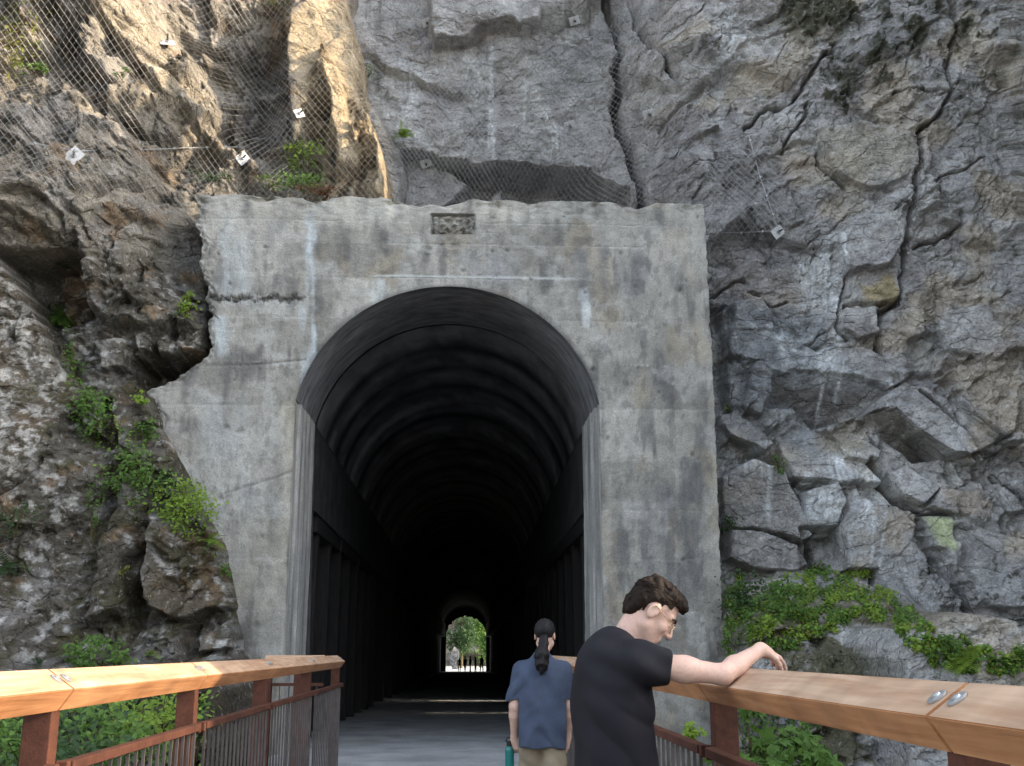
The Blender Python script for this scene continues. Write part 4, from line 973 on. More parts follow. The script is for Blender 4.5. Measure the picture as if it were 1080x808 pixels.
bolt(78, 166, 'rock bolt with a splayed plate at the left end of the cable', (0.3, -0.9, -0.1), 0.26, 0.9)
bolt(254, 169, 'rock bolt with an upright pale plate at the right end of the cable', (0.5, -0.85, 0.0), 0.24, 0.8)
bolt(176, 50, 'rock bolt with a white plate on the brown ridge high at the left', (0.2, -0.7, 0.6), 0.26, 0.2)
bolt(313, 122, 'small rock bolt in the dark recess between the sunlit columns', (0.6, -0.8, 0.1), 0.2, 0.5)
bolt(818, 246, 'rock bolt with a bright plate that anchors the cables right of the portal', (0.2, -0.95, -0.1), 0.24, 0.7)
def cable(pts, label, rad=0.009, clips=8, sag=0.0, off=0.12):
    q = [hit(*p) + Vector((0, -off, 0)) for p in pts]; pp = []
    for a, b in zip(q[:-1], q[1:]):
        for k in range(8): pp.append(a.lerp(b, k / 8) - Vector((0, 0, sag * 4 * (k / 8) * (1 - k / 8))))
    pp.append(q[-1])
    root = tag(empty('cable', pp[0]), label, 'cable', 'steel cables along the nets')
    mb = MB(); mb.tube(pp, rad, 6); mb.build('rope', M_WIRE, root)
    for k in range(clips):
        i = int((k + 0.5) / clips * (len(pp) - 1)); mb = MB(); mb.box(pp[i], (0.035, 0.03, 0.045), bev=0.006); mb.build('clip', M_ZINC, root)
cable([(-10, 146), (40, 155), (78, 162)], 'steel cable running off the left edge from the splayed rock bolt', clips=3)
cable([(80, 163), (160, 161), (200, 159), (252, 158)], 'steel cable strung level between the two bolts over the brown rock', clips=8)
cable([(746, 248), (780, 248), (816, 246)], 'level steel cable between the portal corner and the bright bolt', clips=3)
cable([(788, 146), (800, 190), (818, 242)], 'steep steel cable dropping to the bright bolt right of the portal', clips=5)
cable([(768, 236), (785, 220), (805, 215), (816, 240)], 'thin looped cable end curling left of the bright bolt', rad=0.006, clips=1)

# ------------------------------------------------------------------ boulders
def boulder(name, label, c, size, seed, tint, parent=None, planes=14, up=(0, 0, 1), tilt=0.0):
    rs = np.random.RandomState(seed)
    bm = bmesh.new(); bmesh.ops.create_icosphere(bm, subdivisions=6, radius=1.0)
    v = np.array([q.co[:] for q in bm.verts]); f = np.array([[q.index for q in t.verts] for t in bm.faces]); bm.free()
    n = rs.normal(size=(planes, 3)); n /= np.linalg.norm(n, axis=1)[:, None]; dd = rs.uniform(0.55, 0.95, planes)
    r = np.full(len(v), 1.1)
    for a, b in zip(n, dd):
        k = v @ a; r = np.where(k > 1e-3, np.minimum(r, b / np.maximum(k, 1e-3)), r)
    p = v * r[:, None]
    q = p * np.array(size)
    nn = fbm(q[:, 0] * 3 + q[:, 1] * 1.7, q[:, 2] * 3 - q[:, 1] * 2.1, seed, 5) + 0.6 * ridged(q[:, 0] * 5 - q[:, 1] * 2, q[:, 2] * 5 + q[:, 1] * 3, seed + 5, 4)
    q = q + v * (0.035 * nn)[:, None] + v * (0.05 * facets(q[:, 0] + q[:, 1], q[:, 2] - 0.7 * q[:, 1], 0.35, seed + 7, 0.7)[0])[:, None]
    ct, st_ = math.cos(tilt), math.sin(tilt)
    q = np.stack([q[:, 0] * ct - q[:, 2] * st_, q[:, 1], q[:, 0] * st_ + q[:, 2] * ct], -1)
    li = sstep(0.12, 0.35, fbm(q[:, 0] * 5 + q[:, 1] * 4, q[:, 2] * 5 - q[:, 1] * 3, seed + 11, 5))
    mo = sstep(0.1, 0.45, fbm(q[:, 0] * 2.4 + q[:, 1] * 2, q[:, 2] * 2.4, seed + 13, 4))
    c_ = mix(np.tile(tint, (len(v), 1)), (0.065, 0.055, 0.03), 0.55 * mo); c_ = mix(c_, (0.45, 0.45, 0.43), 0.62 * li)
    o = mesh(name, q, f, M_ROCK, col=c_); o.location = c
    return tag(o, label, 'boulder')
b0 = P(20, 500, 12.4)
0 and boulder('boulder', 'huge lichen-spotted boulder at the left edge with a slanting right side', P(-75, 520, 12.8), (1.65, 1.3, 2.75), 31, (0.15, 0.13, 0.11), planes=10, tilt=0.25)
0 and boulder('boulder', 'dark mossy boulder behind the right railing below the green bank', P(905, 735, 12.6), (0.98, 0.8, 0.98), 57, (0.17, 0.16, 0.145), planes=9, tilt=-0.1)

# ------------------------------------------------------------------ plants
GL = GU = GR = None
def leafmat(name, c): return mat(name, col=c, rough=0.5, var=0.35, nscale=6, transl=0.35, spec=0.35)
M_LF = leafmat('fresh_green_leaf', (0.10, 0.19, 0.035)); M_LB = leafmat('bright_green_leaf', (0.22, 0.33, 0.045)); M_LD = leafmat('dark_green_leaf', (0.045, 0.09, 0.03)); M_LY = leafmat('yellow_green_leaf', (0.22, 0.23, 0.05))
M_STEM = mat('plant_stem', col=(0.09, 0.07, 0.035), rough=0.8)
OVAL = np.array([(0, 0, 0), (0.28, 0.3, 0.05), (0.26, 0.65, 0.04), (0, 1, -0.06), (-0.26, 0.65, 0.04), (-0.28, 0.3, 0.05)], float); OVAL_F = [[0, 1, 2, 3], [0, 3, 4, 5]]
LOBE = np.array([(0, 0, 0), (0.22, 0.05, 0.02), (0.52, 0.22, 0.0), (0.30, 0.38, 0.05), (0.50, 0.72, -0.03), (0.17, 0.62, 0.04), (0, 1.0, -0.06), (-0.17, 0.62, 0.04), (-0.50, 0.72, -0.03), (-0.30, 0.38, 0.05), (-0.52, 0.22, 0.0), (-0.22, 0.05, 0.02)], float)
LOBE_F = [[0, 1, 2, 3], [0, 3, 4, 5], [0, 5, 6, 7], [0, 7, 8, 9], [0, 9, 10, 11]]
def leaves(pos, size, rs, tmpl='oval', face=(0, -0.35, 0.9), spread=0.8, jitter=0.35):
    T, Fc = (OVAL, OVAL_F) if tmpl == 'oval' else (LOBE, LOBE_F)
    n = len(pos); nm = np.array(face) + spread * rs.normal(size=(n, 3)) * 0.6; nm /= np.linalg.norm(nm, axis=1)[:, None]
    a = rs.normal(size=(n, 3)); a[:, 2] -= 0.6; a -= nm * (a * nm).sum(1)[:, None]; a /= np.linalg.norm(a, axis=1)[:, None] + 1e-9
    b = np.cross(a, nm); s = (size * (1 + jitter * rs.uniform(-1, 1, n)))[:, None, None]
    V_ = pos[:, None] + s * (T[None, :, 0:1] * b[:, None] + T[None, :, 1:2] * a[:, None] + T[None, :, 2:3] * nm[:, None])
    k = len(T); fs = [[q + i * k for q in f] for i in range(n) for f in Fc]
    return V_.reshape(-1, 3), fs
def leafy(name, label, cat, c, rad, n, size, matl, seed, tmpl='oval', stems=5, group=None, face=(0.1, -0.6, 0.8)):
    rs = np.random.RandomState(seed); c = np.array(c, float)
    if group in (GL, GU, GR) and tmpl == 'oval': c = c + np.array([0, -0.12, 0.03]); rad = tuple(np.array(rad) * 1.3); n = int(n * 1.9); size *= 1.12
    root = tag(empty(name, c), label, cat, group)
    k = max(3, n // 14); cl = rs.normal(size=(k, 3)) * 0.5; cl /= np.maximum(1, np.linalg.norm(cl, axis=1))[:, None]
    pos = cl[rs.randint(0, k, n)] + rs.normal(size=(n, 3)) * 0.17
    pos = c + pos * np.array(rad)
    v, f = leaves(pos, size, rs, tmpl, face)
    o = mesh('foliage', v, f, matl); relative(o, root)
    if stems:
        mb = MB(); base = c + np.array([0, rad[1] * 0.5, -rad[2] * 0.8])
        for q in range(stems):
            e = pos[rs.randint(n)]; mid = (base + e) / 2 + np.array([0, -0.02, 0.04]); mb.tube([base + rs.normal(size=3) * 0.02, mid, e], [0.006, 0.005, 0.003], 5)
        mb.build('stem', M_STEM, root)
    return root
def fern(label, c, length, n, matl, seed, group=None, lean=(0.1, -0.6, 0.2), width=0.16, droop=0.9, cat='fern'):
    rs = np.random.RandomState(seed); c = np.array(c, float); vs, fs = [], []
    for k in range(n):
        d = rs.normal(size=3) * 0.75 + np.array(lean); d[2] = abs(d[2]) * 0.7 + 0.25; d /= np.linalg.norm(d); L = length * rs.uniform(0.65, 1.05)
        m = 13; pts = []
        p = c + rs.normal(size=3) * 0.02; dd = d.copy()
        for j in range(m): pts.append(p.copy()); p = p + dd * L / m; dd = dd + np.array([0, 0, -droop / m * 1.6]); dd /= np.linalg.norm(dd)
        for j in range(1, m):
            t = pts[j] - pts[j - 1]; t /= np.linalg.norm(t); side = np.cross(t, (0, 0, 1)); side /= np.linalg.norm(side) + 1e-9
            wl = length * width * 1.5 * math.sin(math.pi * (0.15 + 0.85 * j / m)) + 0.01; lw = L / m * 0.62
            for s2 in (-1, 1):
                tip = pts[j] + (side * s2 * 0.92 + t * 0.4) * wl + np.array([0, 0, -0.15 * wl]); mid = (pts[j] + tip) / 2 + np.array([0, 0, 0.03 * wl])
                b = len(vs); vs += [pts[j] - t * lw * 0.4, mid - t * lw * 0.5, tip, mid + t * lw * 0.5, pts[j] + t * lw * 0.4]; fs.append([b, b + 1, b + 2, b + 3, b + 4])
    o = mesh('fern', np.array(vs), fs, matl)
    o.data.transform(Matrix.Translation(-Vector(c))); o.location = c
    return tag(o, label, cat, group)
def at(u, v, off=0.12): p = hit(u, v); return p + Vector((0, -off, 0))
GL = 'plants growing in the clefts of the left rock'
fern('long-bladed fern tuft hanging at the right side of the big lichen-spotted rock', at(62, 338), 0.55, 26, M_LF, 1, GL, lean=(0.5, -0.5, 0), droop=1.3, width=0.12)
leafy('leafy_plant', 'broad mound of round green leaves beside the big lichen-spotted rock edge', 'plant', at(103, 440), (0.30, 0.18, 0.30), 260, 0.055, M_LF, 2, group=GL)
leafy('leafy_plant', 'thin trail of small leaves just under the long-bladed fern', 'plant', at(84, 395), (0.12, 0.12, 0.34), 110, 0.05, M_LF, 3, group=GL)
leafy('leafy_plant', 'pale small plant at the mouth of the hollow left of the portal', 'plant', at(153, 424), (0.12, 0.1, 0.09), 60, 0.05, M_LB, 4, group=GL)
leafy('leafy_plant', 'small bright plant on the broken upper left edge of the portal', 'plant', at(204, 330, 0.2), (0.15, 0.12, 0.15), 80, 0.05, M_LB, 5, group=GL)
leafy('leafy_plant', 'small green tuft above the bright cascade by the portal edge', 'plant', at(158, 463), (0.16, 0.12, 0.18), 100, 0.05, M_LF, 6, group=GL)
leafy('leafy_plant', 'green cascade of leaves halfway down the cleft left of the portal', 'plant', at(150, 508), (0.36, 0.2, 0.32), 300, 0.055, M_LF, 7, group=GL)
leafy('leafy_plant', 'feathery bright yellow-green bush against the left of the portal wall', 'plant', at(203, 537, 0.25), (0.34, 0.2, 0.28), 460, 0.05, M_LB, 8, group=GL)
fern('bright fern sticking out over the portal wall below the feathery bush', at(226, 574, 0.3), 0.34, 11, M_LB, 9, GL, lean=(0.7, -0.5, 0))
leafy('leafy_plant', 'tiny plant at the rock edge below the bright fern', 'plant', at(240, 604, 0.2), (0.1, 0.1, 0.07), 36, 0.045, M_LF, 10, group=GL)
fern('dark fern on the big lichen-spotted rock at the left edge of the view', at(12, 600), 0.42, 16, M_LD, 11, GL)
leafy('leafy_plant', 'sparse dark ivy on the rock above the dark fern', 'plant', at(22, 552), (0.25, 0.1, 0.22), 70, 0.045, M_LD, 12, group=GL)
leafy('leafy_plant', 'tiny yellowish sprig on the lower left rock ribs', 'plant', at(134, 606), (0.07, 0.08, 0.07), 26, 0.04, M_LY, 13, group=GL)
leafy('leafy_plant', 'round bush peeping over the left railing', 'plant', at(115, 694, 0.3), (0.34, 0.25, 0.18), 220, 0.06, M_LF, 14, group=GL)
fern('small upright fern peeping over the left railing', at(167, 690, 0.25), 0.2, 9, M_LB, 15, GL)
fern('flat dark fern low behind the left railing', at(48, 700, 0.2), 0.22, 8, M_LD, 16, GL)
fern('shadowy fern inside the dark hollow under the overhanging block', at(68, 285), 0.4, 12, M_LD, 17, GL)
leafy('leafy_plant', 'trail of ivy down the rock rib above the dark fern', 'plant', at(107, 540), (0.1, 0.08, 0.5), 80, 0.04, M_LF, 171, group=GL)
GU = 'plants on the upper rock'
leafy('leafy_plant', 'yellow-green scrub in the top left corner behind the net', 'plant', at(18, 40), (0.3, 0.2, 0.6), 240, 0.05, M_LY, 18, group=GU)
leafy('leafy_plant', 'low green tuft on the shelf below the corner scrub', 'plant', at(40, 82), (0.22, 0.12, 0.07), 70, 0.045, M_LF, 19, group=GU)
leafy('leafy_plant', 'small sprig on the brown ridge in the middle of the left net', 'plant', at(132, 86), (0.14, 0.1, 0.08), 40, 0.045, M_LF, 20, group=GU)
leafy('leafy_plant', 'rounded green bush standing on top of the portal wall', 'plant', at(322, 172, 0.2), (0.28, 0.2, 0.22), 260, 0.05, M_LB, 21, group=GU)
leafy('leafy_plant', 'low green weeds spreading along the portal top under the rounded bush', 'plant', P(310, 196, 18.4), (0.5, 0.2, 0.12), 260, 0.05, M_LF, 22, group=GU)
leafy('leafy_plant', 'russet dead weeds on the broken notch of the portal top', 'plant', P(335, 204, 17.9), (0.25, 0.15, 0.08), 120, 0.05, leafmat('dead_leaf', (0.16, 0.08, 0.04)), 23, group=GU)
fern('bright fern growing at the right end of the sunlit columns', at(424, 150, 0.25), 0.36, 15, M_LB, 24, GU, lean=(0.3, -0.6, 0))
leafy('leafy_plant', 'yellow moss-like weeds on the rim above the sunlit columns', 'plant', at(300, 5), (0.35, 0.2, 0.08), 130, 0.045, M_LY, 25, group=GU)
leafy('leafy_plant', 'tiny sprig where the left rock meets the grey slab', 'plant', at(390, 82), (0.12, 0.1, 0.1), 36, 0.045, M_LF, 26, group=GU)
leafy('leafy_plant', 'small weeds behind the net just left of the portal top', 'plant', at(222, 195), (0.4, 0.12, 0.1), 70, 0.045, M_LD, 27, group=GU)
GR = 'plants at the foot of the right cliff'
leafy('leafy_plant', 'dark ivy bush in the corner between the portal and the right cliff', 'plant', at(792, 636), (0.42, 0.25, 0.34), 420, 0.055, M_LD, 28, group=GR)
leafy('leafy_plant', 'mid green bush on the bank right of the dark ivy', 'plant', at(826, 645), (0.34, 0.25, 0.28), 330, 0.055, M_LF, 29, group=GR)
leafy('leafy_plant', 'narrow dark weeds growing along the foot of the portal wall', 'plant', at(772, 680), (0.12, 0.15, 0.3), 90, 0.05, M_LF, 30, group=GR)
fern('pale fern at the right end of the green bank', at(1008, 702, 0.3), 0.42, 13, M_LB, 31, GR, lean=(-0.5, -0.6, 0))
leafy('leafy_plant', 'green clump in the upper crook of the bank near the right edge', 'plant', at(1000, 690), (0.2, 0.15, 0.14), 110, 0.05, M_LF, 32, group=GR)
leafy('leafy_plant', 'small tuft on the crushed rock ledge beside the portal', 'plant', at(819, 494), (0.1, 0.1, 0.14), 60, 0.04, M_LF, 33, group=GR)
leafy('leafy_plant', 'tiny weed in a crack near the portal at arch height', 'plant', at(764, 433), (0.07, 0.07, 0.06), 26, 0.035, M_LF, 34, group=GR)
leafy('leafy_plant', 'dark weed low in the gap beside the portal wall', 'plant', at(768, 556), (0.14, 0.1, 0.16), 60, 0.045, M_LD, 35, group=GR)
leafy('maple_sapling', 'vine maple sapling with lobed bright leaves behind the right railing post', 'sapling', P(797, 782, 8.6), (0.26, 0.3, 0.30), 120, 0.12, M_LF, 36, 'lobe', 8, GR)
leafy('maple_sapling', 'lower maple sapling with lobed leaves beneath the right timber cap', 'sapling', P(850, 800, 9.2), (0.34, 0.3, 0.18), 130, 0.10, M_LF, 37, 'lobe', 8, GR)
leafy('leafy_plant', 'single pale green sprig seen over the right railing bar', 'plant', P(727, 772, 10.5), (0.12, 0.1, 0.07), 22, 0.09, M_LB, 38, 'lobe', 3, GR)
GB = 'bushes behind the left railing'
for k, (u, v, Y_, lab) in enumerate([(20, 785, 10.2, 'leafy bush under the sunlit left end of the railing'), (75, 770, 11.2, 'leafy bush in the middle of the first left railing gap'), (125, 780, 10.4, 'leafy bush seen through the second left railing gap'), (165, 755, 11.6, 'lighter bush beside the second left railing post'), (60, 805, 9.6, 'low bush at the bottom edge behind the left railing')]):
    leafy('bush', lab, 'bush', P(u, v, Y_), (0.55, 0.4, 0.34), 520, 0.065, [M_LF, M_LD, M_LF, M_LB, M_LD][k], 40 + k, group=GB)
# plants too mingled to count
def scatter(name, poly, n, size, mats, seed, names=None, lift=0.05):
    rs = np.random.RandomState(seed); us = [p[0] for p in poly]; vs_ = [p[1] for p in poly]
    u = rs.uniform(min(us), max(us), n * 3); v = rs.uniform(min(vs_), max(vs_), n * 3)
    du, dv = fbm(u * 0.03, v * 0.03, seed, 3) * 14, fbm(u * 0.03 + 9, v * 0.03, seed + 1, 3) * 10
    ok = (polysd(u + du, v + dv, poly) > 0) & (fbm(u * 0.07, v * 0.09, seed + 3, 3) > -0.12)
    u, v = u[ok][:n], v[ok][:n]
    p = hits(u, v, names); p[:, 1] -= lift * rs.uniform(0, 1.6, len(p)); p[:, 2] += lift * rs.uniform(0, 1.5, len(p))
    V_, f = leaves(p, size, rs, 'oval', (0.0, -0.6, 0.8)); o = mesh(name, V_, f, mats)
    idx = np.repeat((fbm(u * 0.05, v * 0.05, seed + 5, 2) + rs.uniform(-0.3, 0.3, len(p)) > 0.1).astype(int) + (rs.uniform(0, 1, len(p)) > 0.8), 2)
    o.data.polygons.foreach_set('material_index', np.clip(idx, 0, len(mats) - 1)[:len(o.data.polygons)].astype(np.int32))
    return tag(o, kind='stuff')
tag(scatter('ground_cover', [(800, 640), (840, 605), (880, 598), (925, 612), (950, 640), (985, 668), (1040, 690), (1090, 692), (1090, 712), (1010, 712), (970, 690), (935, 662), (890, 655), (850, 680), (800, 690), (765, 670), (762, 625), (785, 612)], 14000, 0.055, [M_LF, M_LB, M_LY], 61), 'low mixed green plants covering the earth bank under the right cliff', 'ground cover')
tag(scatter('creepers', [(52, 335), (75, 345), (85, 400), (118, 420), (135, 455), (160, 480), (185, 500), (235, 520), (252, 570), (240, 610), (215, 585), (170, 545), (120, 540), (95, 480), (78, 430), (60, 370)], 2300, 0.05, [M_LB, M_LF, M_LB], 71), 'trail of small creepers along the cleft from the big rock down to the portal foot', 'creepers')
tag(scatter('undergrowth', [(-20, 728), (60, 728), (140, 722), (200, 715), (225, 740), (215, 810), (-20, 810)], 2600, 0.06, [M_LD, M_LF, M_LB], 63), 'dense low greenery on the slope behind the left railing', 'undergrowth')
tag(scatter('undergrowth', [(762, 720), (800, 716), (850, 740), (880, 808), (760, 808)], 1600, 0.055, [M_LD, M_LF, M_LB], 67), 'low greenery on the slope below the right timber cap', 'undergrowth')

# ------------------------------------------------------------------ beyond the far mouth
def tree(label, c, h, rad, n, matl, seed, group):
    rs = np.random.RandomState(seed); c = np.array(c, float); root = tag(empty('tree', c), label, 'tree', group)
    mb = MB(); mb.tube([c, c + (0.1, 0, h * 0.5), c + (0, 0.1, h * 0.9)], [0.22, 0.15, 0.04], 8)
    for k in range(7):
        z = h * rs.uniform(0.3, 0.8); d = rs.normal(size=3); d[2] = abs(d[2]) * 0.5; d /= np.linalg.norm(d); mb.tube([c + (0.05, 0, z), c + (0.05, 0, z) + d * rad * 0.8], [0.08, 0.02], 5)
    mb.build('trunk', M_STEM, root)
    k = 26; cl = rs.normal(size=(k, 3)); cl /= np.linalg.norm(cl, axis=1)[:, None]; cl *= rs.uniform(0.3, 1, k)[:, None]
    pos = cl[rs.randint(0, k, n)] + rs.normal(size=(n, 3)) * 0.16; pos = c + np.array([0, 0, h * 0.62]) + pos * np.array([rad, rad, h * 0.42])
    v, f = leaves(pos, 0.38, rs); relative(mesh('crown', v, f, matl), root)
GT = 'trees beyond the far tunnel mouth'
tree('light green tree right of centre through the far tunnel mouth', (4.6, 146, -1.1), 6.4, 2.3, 2600, M_LF, 81, GT)
tree('dark green tree at the left edge through the far tunnel mouth', (0.2, 156, -1.1), 8.0, 2.4, 2000, M_LD, 82, GT)
tree('taller green tree behind the others through the far tunnel mouth', (3.0, 163, -1.1), 9.5, 3.4, 3600, M_LF, 83, GT)
xs_, zs_ = np.linspace(-30, 30, 160), np.linspace(-2, 30, 100); X, Z = np.meshgrid(xs_, zs_)
Y = 178 - 0.3 * Z + facets(X, Z, 3.5, 905, 0.6)[0] * 2.2 + 1.0 * fbm(X * 0.5, Z * 0.5, 907, 4)
cc = mix((0.16, 0.14, 0.11), (0.30, 0.27, 0.24), np.clip(0.5 + fbm(X * 0.2, Z * 0.2, 909, 4), 0, 1))
tag(mesh('far_cliff', np.stack([X, Y, Z], -1).reshape(-1, 3), gridfaces(100, 160), M_ROCK, col=cc), kind='structure')
boulder('boulder', 'grey rock beside the trees through the far tunnel mouth', (-0.6, 148, 0.3), (0.6, 1.0, 1.7), 91, (0.2, 0.19, 0.18))
# ------------------------------------------------------------------ people: signed distance bodies, skinned by surface nets
class SDF:
    def __init__(s, lo, hi, h):
        s.lo = np.array(lo, float); s.h = h; s.n = np.ceil((np.array(hi) - s.lo) / h).astype(int) + 1
        s.F = np.full(s.n, 0.3, np.float32)
    def win(s, lo, hi):
        a = np.clip(np.floor((np.array(lo) - s.lo) / s.h).astype(int), 0, s.n); b = np.clip(np.ceil((np.array(hi) - s.lo) / s.h).astype(int) + 1, 0, s.n)
        sl = tuple(slice(i, j) for i, j in zip(a, b))
        g = np.meshgrid(*[s.lo[k] + np.arange(a[k], b[k]) * s.h for k in range(3)], indexing='ij')
        return sl, np.stack(g, -1).astype(np.float32)
    def put(s, sl, d, k):
        A = s.F[sl]
        if A.size == 0: return
        if k > 0:
            h = np.clip(k - np.abs(A - d), 0, None) / k; s.F[sl] = np.minimum(A, d) - h * h * k * 0.25
        else: s.F[sl] = np.minimum(A, d)
    def cut(s, sl, d, k=0.01):
        A = s.F[sl]; B = -d
        h = np.clip(k - np.abs(A - B), 0, None) / k; s.F[sl] = np.maximum(A, B) + h * h * k * 0.25
    def cone(s, a, b, ra, rb, k=0.02, cut=False):
        a, b = np.array(a, float), np.array(b, float); m = max(ra, rb) + k + 2 * s.h + 0.02
        sl, p = s.win(np.minimum(a, b) - m, np.maximum(a, b) + m); ba = b - a
        t = np.clip(((p - a) @ ba) / (ba @ ba + 1e-9), 0, 1); d = np.linalg.norm(p - a - t[..., None] * ba, axis=-1) - (ra + (rb - ra) * t)
        (s.cut if cut else s.put)(sl, d, k)
    def ell(s, c, r, B=None, k=0.02, cut=False):
        c, r = np.array(c, float), np.array(r, float); m = r.max() + k + 2 * s.h + 0.02
        sl, p = s.win(c - m, c + m); q = p - c
        if B is not None: q = q @ np.array(B, float).T
        k0 = np.linalg.norm(q / r, axis=-1); k1 = np.linalg.norm(q / (r * r), axis=-1) + 1e-9; d = k0 * (k0 - 1) / k1
        (s.cut if cut else s.put)(sl, d, k)
    def all(s): return s.win(s.lo, s.lo + s.n * s.h)
    def mesh(s, name, matl, parent, smooth=2):
        F = s.F; neg = F < 0; n = np.array(F.shape)
        def sh(a, o): return a[o[0]:n[0] - 1 + o[0], o[1]:n[1] - 1 + o[1], o[2]:n[2] - 1 + o[2]]
        offs = [(i, j, k) for i in (0, 1) for j in (0, 1) for k in (0, 1)]
        cnt = sum(sh(neg, o).astype(np.int8) for o in offs); act = (cnt > 0) & (cnt < 8)
        idx = np.argwhere(act); ids = np.full(act.shape, -1, np.int64); ids[act] = np.arange(len(idx))
        acc = np.zeros((len(idx), 3)); w_ = np.zeros(len(idx)); cv = {o: F[idx[:, 0] + o[0], idx[:, 1] + o[1], idx[:, 2] + o[2]].astype(float) for o in offs}
        for a in offs:
            for ax in range(3):
                if a[ax]: continue
                b = list(a); b[ax] = 1; b = tuple(b); fa, fb_ = cv[a], cv[b]; cr = (fa < 0) != (fb_ < 0)
                t = np.where(cr, fa / (fa - fb_ + 1e-12), 0); q = np.array(a, float)[None].repeat(len(idx), 0); q[:, ax] = t
                acc[cr] += q[cr]; w_[cr] += 1
        v = s.lo + (idx + acc / np.maximum(w_, 1)[:, None]) * s.h
        fs = []
        for ax in range(3):
            b1, b2 = (ax + 1) % 3, (ax + 2) % 3
            sl0 = [slice(1, -1)] * 3; sl0[ax] = slice(0, -1); sl1 = list(sl0); sl1[ax] = slice(1, None)
            A, B = neg[tuple(sl0)], neg[tuple(sl1)]
            e = np.argwhere(A != B); 
            if not len(e): continue
            fl = A[e[:, 0], e[:, 1], e[:, 2]]
            e = e + 1; e[:, ax] -= 1
            def cell(d1, d2):
                q = e.copy(); q[:, b1] -= d1; q[:, b2] -= d2; return ids[q[:, 0], q[:, 1], q[:, 2]]
            q = np.stack([cell(0, 0), cell(1, 0), cell(1, 1), cell(0, 1)], -1)
            q[~fl] = q[~fl][:, ::-1]; fs.append(q)
        f = np.concatenate(fs); f = f[(f >= 0).all(1)]
        for _ in range(smooth):
            sm = np.zeros_like(v); c = np.zeros(len(v))
            for a, b in ((0, 1), (1, 2), (2, 3), (3, 0)):
                np.add.at(sm, f[:, a], v[f[:, b]]); np.add.at(c, f[:, a], 1); np.add.at(sm, f[:, b], v[f[:, a]]); np.add.at(c, f[:, b], 1)
            v = v * 0.5 + 0.5 * sm / np.maximum(c, 1)[:, None]
        o = mesh(name, v, f[:, ::-1].copy(), matl, smooth=True)
        if parent: relative(o, parent)
        return o
def n3(p, f, s=0):
    x, y, z = p[..., 0] * f, p[..., 1] * f, p[..., 2] * f
    return (np.sin(x + 1.7 * np.sin(0.8 * z + s) + s) * np.cos(y * 1.1 + 1.3 * np.sin(0.9 * x + 2 * s)) + 0.6 * np.sin(z * 1.9 + 1.1 * np.sin(1.7 * y + s)) * np.cos(x * 1.6 + s)) * 0.6
M_SKIN = mat('skin', col=(0.58, 0.385, 0.31), rough=0.5, var=0.12, nscale=14, var2=0.08, n2=90, bump=0.0006, bscale=160, spec=0.4); M_SKIN.node_tree.nodes['Principled BSDF'].inputs['Subsurface Weight'].default_value = 0.05
M_SKIN.node_tree.nodes['Principled BSDF'].inputs['Subsurface Radius'].default_value = (0.012, 0.004, 0.002)
M_HAIR = mat('dark_brown_hair', col=(0.016, 0.0105, 0.0075), rough=0.6, var=0.5, nscale=30, bump=0.003, bscale=90, spec=0.12)
M_HAIRB = mat('black_hair', col=(0.009, 0.008, 0.009), rough=0.55, var=0.4, nscale=12, bump=0.003, bscale=80, spec=0.25)
M_TEE = mat('black_jersey', col=(0.015, 0.0145, 0.019), rough=0.85, var=0.2, nscale=5, bump=0.0008, bscale=400, spec=0.2)
M_POLO = mat('blue_pique', col=(0.058, 0.076, 0.118), rough=0.9, var=0.22, nscale=6, bump=0.001, bscale=300, spec=0.2)
M_KHAKI = mat('khaki_cotton', col=(0.27, 0.225, 0.16), rough=0.9, var=0.15, nscale=7, bump=0.001, bscale=200, spec=0.2)
M_JEANS = mat('dark_denim', col=(0.03, 0.035, 0.05), rough=0.9, var=0.25, nscale=7)
M_SHOE = mat('black_shoe', col=(0.02, 0.02, 0.02), rough=0.6)
M_GLASS_FR = mat('gold_spectacle_wire', col=(0.75, 0.62, 0.40), rough=0.3, metal=0.9, var=0)
M_EYE = mat('eye_white', col=(0.75, 0.72, 0.68), rough=0.25, var=0); M_BROW = mat('eyebrow', col=(0.03, 0.02, 0.015), rough=0.8)
def lens_mat():
    M = bpy.data.materials.new('clear_lens'); M.use_nodes = True; b = M.node_tree.nodes['Principled BSDF']; b.inputs['Transmission Weight'].default_value = 1; b.inputs['Roughness'].default_value = 0.02; b.inputs['IOR'].default_value = 1.05; return M
M_LENS = lens_mat()
def frame_head(yaw, pitch, roll=0.0):
    f = np.array([math.cos(pitch) * math.cos(yaw), math.cos(pitch) * math.sin(yaw), -math.sin(pitch)]); l = np.cross((0, 0, 1), f); l /= np.linalg.norm(l); u = np.cross(f, l)
    if roll: l, u = l * math.cos(roll) + u * math.sin(roll), u * math.cos(roll) - l * math.sin(roll)
    return np.array([f, l, u])
